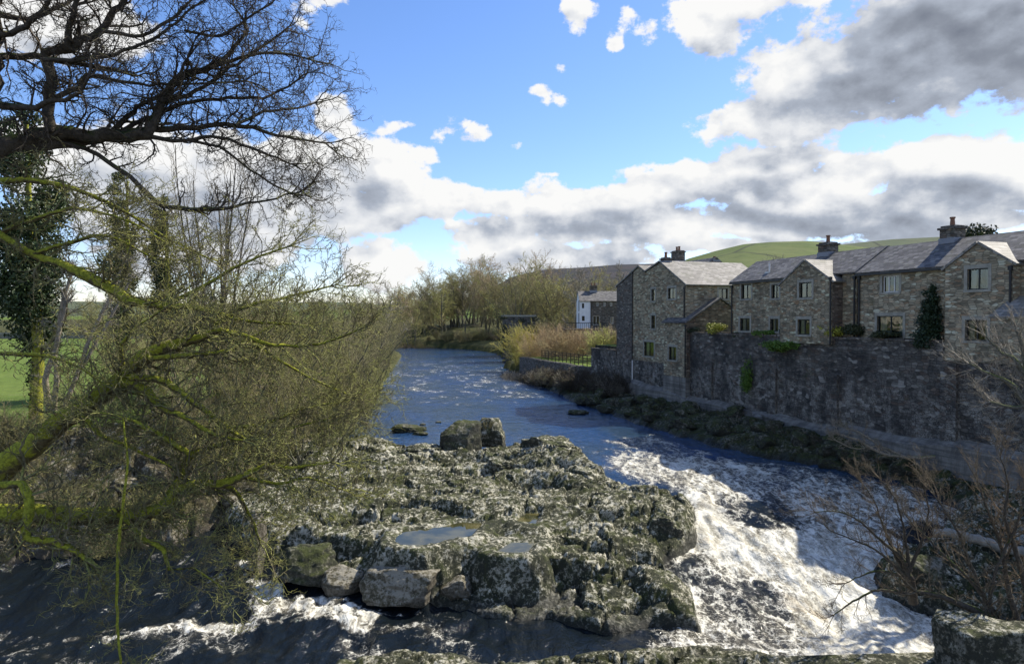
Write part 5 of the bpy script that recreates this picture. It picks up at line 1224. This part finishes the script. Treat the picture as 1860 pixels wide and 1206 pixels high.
# ------------------------------------------------------------------ right foreground bushes
RB = [((22.3, 21), [(1664, 1098, 17.3), (1656, 1050, 14.4), (1640, 1015, 6.5), (1600, 980, 4.3), (1560, 945, 2.9), (1520, 930, 2.2), (1485, 932, 1.6)]), ((22, 22.5), [(1656, 1050, 10.1), (1625, 1000, 5.0), (1605, 950, 3.6), (1590, 910, 2.2), (1570, 880, 1.6)]), ((22, 22), [(1658, 1040, 8.6), (1650, 990, 5.0), (1640, 940, 3.6), (1625, 900, 2.2), (1600, 870, 1.6)]),
      ((22, 21.6), [(1660, 1030, 7.2), (1680, 980, 4.3), (1690, 930, 2.9), (1680, 880, 1.6)]), ((22, 21.2), [(1650, 1080, 5.8), (1600, 1075, 4.3), (1560, 1092, 3.6), (1520, 1120, 1.6)], .5), ((22, 21.5), [(1645, 1050, 5.8), (1600, 1040, 4.3), (1565, 1050, 2.2), (1540, 1062, 1.6)], .5), ((22, 21.7), [(1650, 1050, 6.5), (1600, 1005, 3.6), (1560, 985, 2.9), (1510, 965, 1.6)])]
cfgR = [(7, .14, .07, 7, .5, 36), (5, .2, .06, 4, .5, 38), (3, .24, .05, 0, .5, 36)]
rn = random.Random(31)
limb_tree('bush', (pt(1664, 1100, 22.3).x, 22.3, -1.2), RB, 'bare reddish fan shaped bush leaning over the white water at right', 'bark_dark', 'twig_red', rn, .12, .21, cfgR, .95, .35, .0055, .012, 'bush')
RB2 = [((20.5, 20), [(1900, 1190, 30), (1850, 1168, 24), (1805, 1128, 17), (1760, 1105, 12), (1710, 1085, 9), (1670, 1078, 6)], .5), ((20.3, 20.5), [(1830, 1150, 9), (1790, 1080, 7), (1765, 1020, 5), (1740, 960, 4), (1700, 900, 2)]), ((20.5, 21), [(1870, 1170, 12), (1840, 1080, 9), (1825, 1000, 6), (1800, 930, 4), (1780, 880, 2)]),
       ((20.3, 20.6), [(1800, 1125, 7), (1815, 1040, 5), (1850, 960, 4), (1870, 890, 2)]), ((20.3, 20.6), [(1850, 1160, 8), (1770, 1060, 5), (1720, 1010, 4), (1670, 960, 2)]), ((20.5, 20.6), [(1880, 1100, 12), (1850, 1000, 8), (1830, 940, 5), (1835, 880, 3), (1820, 830, 2)])]
limb_tree('bush', (pt(1900, 1190, 20.5).x, 20.5, -1.3), RB2, 'twiggy bush with a thick leaning stem in the lower right corner', 'bark_dark', 'twig_red', rn, .12, .2, cfgR, .95, .3, .0055, .012, 'bush')
RB3 = [((27, 27), [(1880, 760, 16), (1840, 700, 10), (1800, 680, 5), (1760, 660, 3)]), ((27, 27), [(1900, 740, 16), (1850, 660, 8), (1820, 640, 4), (1790, 610, 2)]), ((27, 27), [(1900, 720, 14), (1850, 740, 6), (1800, 730, 3)]), ((27, 27), [(1920, 900, 20), (1890, 800, 16), (1860, 640, 8), (1845, 600, 3)])]
limb_tree('bare_tree', (pt(1920, 950, 27).x, 27, -.4), RB3, 'thin pale twigs of a bare tree reaching in from the right edge below the houses', 'bark_grey', 'twig_grey', rn, .2, .2, cfgR, 1.2, .1, .006, .015)
def limb_thing(name, pts_, Y0, Y1, mt, label, cat, step=.15, jit=.02):
    n = len(pts_); ps = [pt(a, b, Y0 + (Y1 - Y0) * i / (n - 1)) for i, (a, b, w) in enumerate(pts_)]; rs = [w / F * Y0 * .5 for a, b, w in pts_]
    q, r_ = catmull(ps, rs, step); q = [a + Vector((rn.gauss(0, jit), rn.gauss(0, jit), rn.gauss(0, jit))) for a in q]; o0 = q[0]
    return link(name, tubes(name, [([tuple(a - o0) for a in q], r_)], mt, None, 9, loc=tuple(o0)).data, None, None) if False else tubes(name, [([tuple(a - o0) for a in q], r_)], mt, None, 9, loc=tuple(o0), label=label, cat=cat)
limb_thing('log', [(1700, 968, 14), (1740, 972, 16), (1790, 985, 17), (1840, 1000, 17), (1900, 1012, 18)], 26.5, 25.0, 'timber_pale', 'pale stripped log lying across the rocks behind the reddish bush', 'log')
DBR = [((35.5, 35), [(1700, 830, 6), (1650, 832, 6), (1600, 822, 5), (1560, 800, 4), (1530, 790, 2)]), ((35.5, 36), [(1650, 832, 5), (1600, 812, 4), (1555, 815, 3), (1520, 800, 2)]), ((35.5, 36), [(1620, 826, 4), (1570, 790, 3), (1545, 780, 2)])]
limb_tree('dead_branch', (pt(1700, 830, 35.5).x, 35.5, 1.2), DBR, 'pale dead branches lying on the boulders at the foot of the river wall', 'bark_pale', 'bark_pale', rn, .2, .35, cfgR, .8, .05, .010, .03, 'branch')
# grass tuft on the boulder
gt = bush_kind('grass_tuft', 271, 60, .55, .006, 'grassy', .004, 'tuft of dry grass and twigs on top of the dark boulders', None, .6, 'plant', [(4, .2, .02, 2, .6, 30), (3, .2, .02, 0, .5, 30)])
x, y = at(880, 778, 2.1); gt.location = (x, y + .9, 2.1)

# ------------------------------------------------------------------ garden planting along the wall
def gshrub(px, py, w, h, mt, label, seed, v=-.3, n=1400, size=.07, name='shrub', cat='shrub', zb=None, Lb=None):
    u = row_u(px, v); x, y, _ = row(u, v); z = row_z(py, u, v); rs = random.Random(seed)
    bl = [((rs.uniform(-.45, .45) * w, rs.uniform(-.2, .2) * w, rs.uniform(.1, .8) * h), (w * rs.uniform(.3, .5), w * .35, h * rs.uniform(.3, .45))) for _ in range(6)]
    o = leaves(name, bl, n, size, mt, None, seed, label=label, cat=cat); o.location = (x, y, z); o.rotation_euler = (0, 0, RZ); return o
gshrub(1303, 606, 1.6, .8, 'leaf_yellow', 'yellow green shrub on the wall beside the outbuilding side wall', 1)
gshrub(1262, 606, 1.2, .5, 'leaf_dark', 'dark low shrub at the corner of the outbuilding', 11)
gshrub(1388, 612, 1.2, .6, 'leaf_bright', 'low green shrub under the lower window nearest the outbuilding', 2)
gshrub(1422, 640, 2.0, .75, 'leaf_bright', 'bright green plant spilling over the river wall top', 3, -.9, 2200)
gshrub(1431, 612, .9, 1.0, 'leaf_dark', 'dark upright shrub behind the plant spilling over the wall', 4)
gshrub(1512, 612, 1.2, .8, 'leaf_yellow', 'bright yellow shrub at the corner of the pale roofed wing', 5)
gshrub(1545, 612, 1.4, .8, 'leaf_dark', 'dull green shrub between the yellow shrub and the patio window', 6)
gshrub(1612, 616, 1.2, .45, 'leaf_dark', 'low pot plants in front of the wide patio window', 7)
gshrub(1360, 708, 1.0, 2.6, 'leaf_bright', 'hanging ivy strip on the face of the river wall', 8, -.75, 1500, .07, 'ivy', 'ivy')
gshrub(1345, 612, .9, .35, 'leaf_dark', 'tiny dark plant below the leftmost lower window of the middle house', 9)
u = row_u(1691, -.25); x, y, _ = row(u, -.25); zt = row_z(520, u, -.25); H = zt - 7.0
cn = empty('conifer', (x, y, 7.0), label='dark green cone shaped conifer against the corner of the right hand house', cat='tree')
bl = [((.10 * math.sin(k * 2.3), .1 * math.cos(k * 3.1), H * (k + .5) / 12), (.80 * (1 - (k / 12) ** 1.5) + .12, .62 * (1 - (k / 12) ** 1.5) + .1, H * .085)) for k in range(12)]
leaves('foliage', bl, 6500, .07, 'conifer', cn, 9, shell=.15); tubes('trunk', [([(0, 0, -.2), (0, 0, H * .5), (0, 0, H * .9)], [.09, .06, .02])], 'bark_dark', cn, 6)
for px, Y, w, h, lb in ((1030, 120, 3.2, 3.0, 'dark evergreen shrub left of the white ended cottage'), (1015, 126, 2.6, 2.4, 'smaller evergreen shrub farther left of the cottage'), (1096, 117, 2.0, 1.8, 'dark evergreen shrub before the grey stone end of the cottage')):
    x, y = at_py(px, Y); rs = random.Random(px); z = gz(x, y)
    o = leaves('evergreen_shrub', [((rs.uniform(-.4, .4) * w, rs.uniform(-.3, .3) * w, h * rs.uniform(.2, .8)), (w * .45, w * .4, h * .35)) for _ in range(7)], 1800, .2, 'conifer', None, px, label=lb, cat='shrub'); o.location = (x, y, z + .3)
x, y = at_py(1772, 62); o = leaves('evergreen_tree', [((0, 0, 0), (1.6, 1.5, .9)), ((.8, 0, -.3), (1, 1, .7)), ((-.9, 0, -.2), (1, 1, .6))], 1500, .13, 'leaf_dark', None, 5, label='rounded treetop showing over the roof right of the right hand chimney', cat='tree'); o.location = (x, y, EYE + 155 / F * 62)
tk = tubes('trunk', [([(0, 0, -9), (0, 0, -4), (0, 0, .3)], [.25, .2, .05])], 'bark_dark', o, 6)
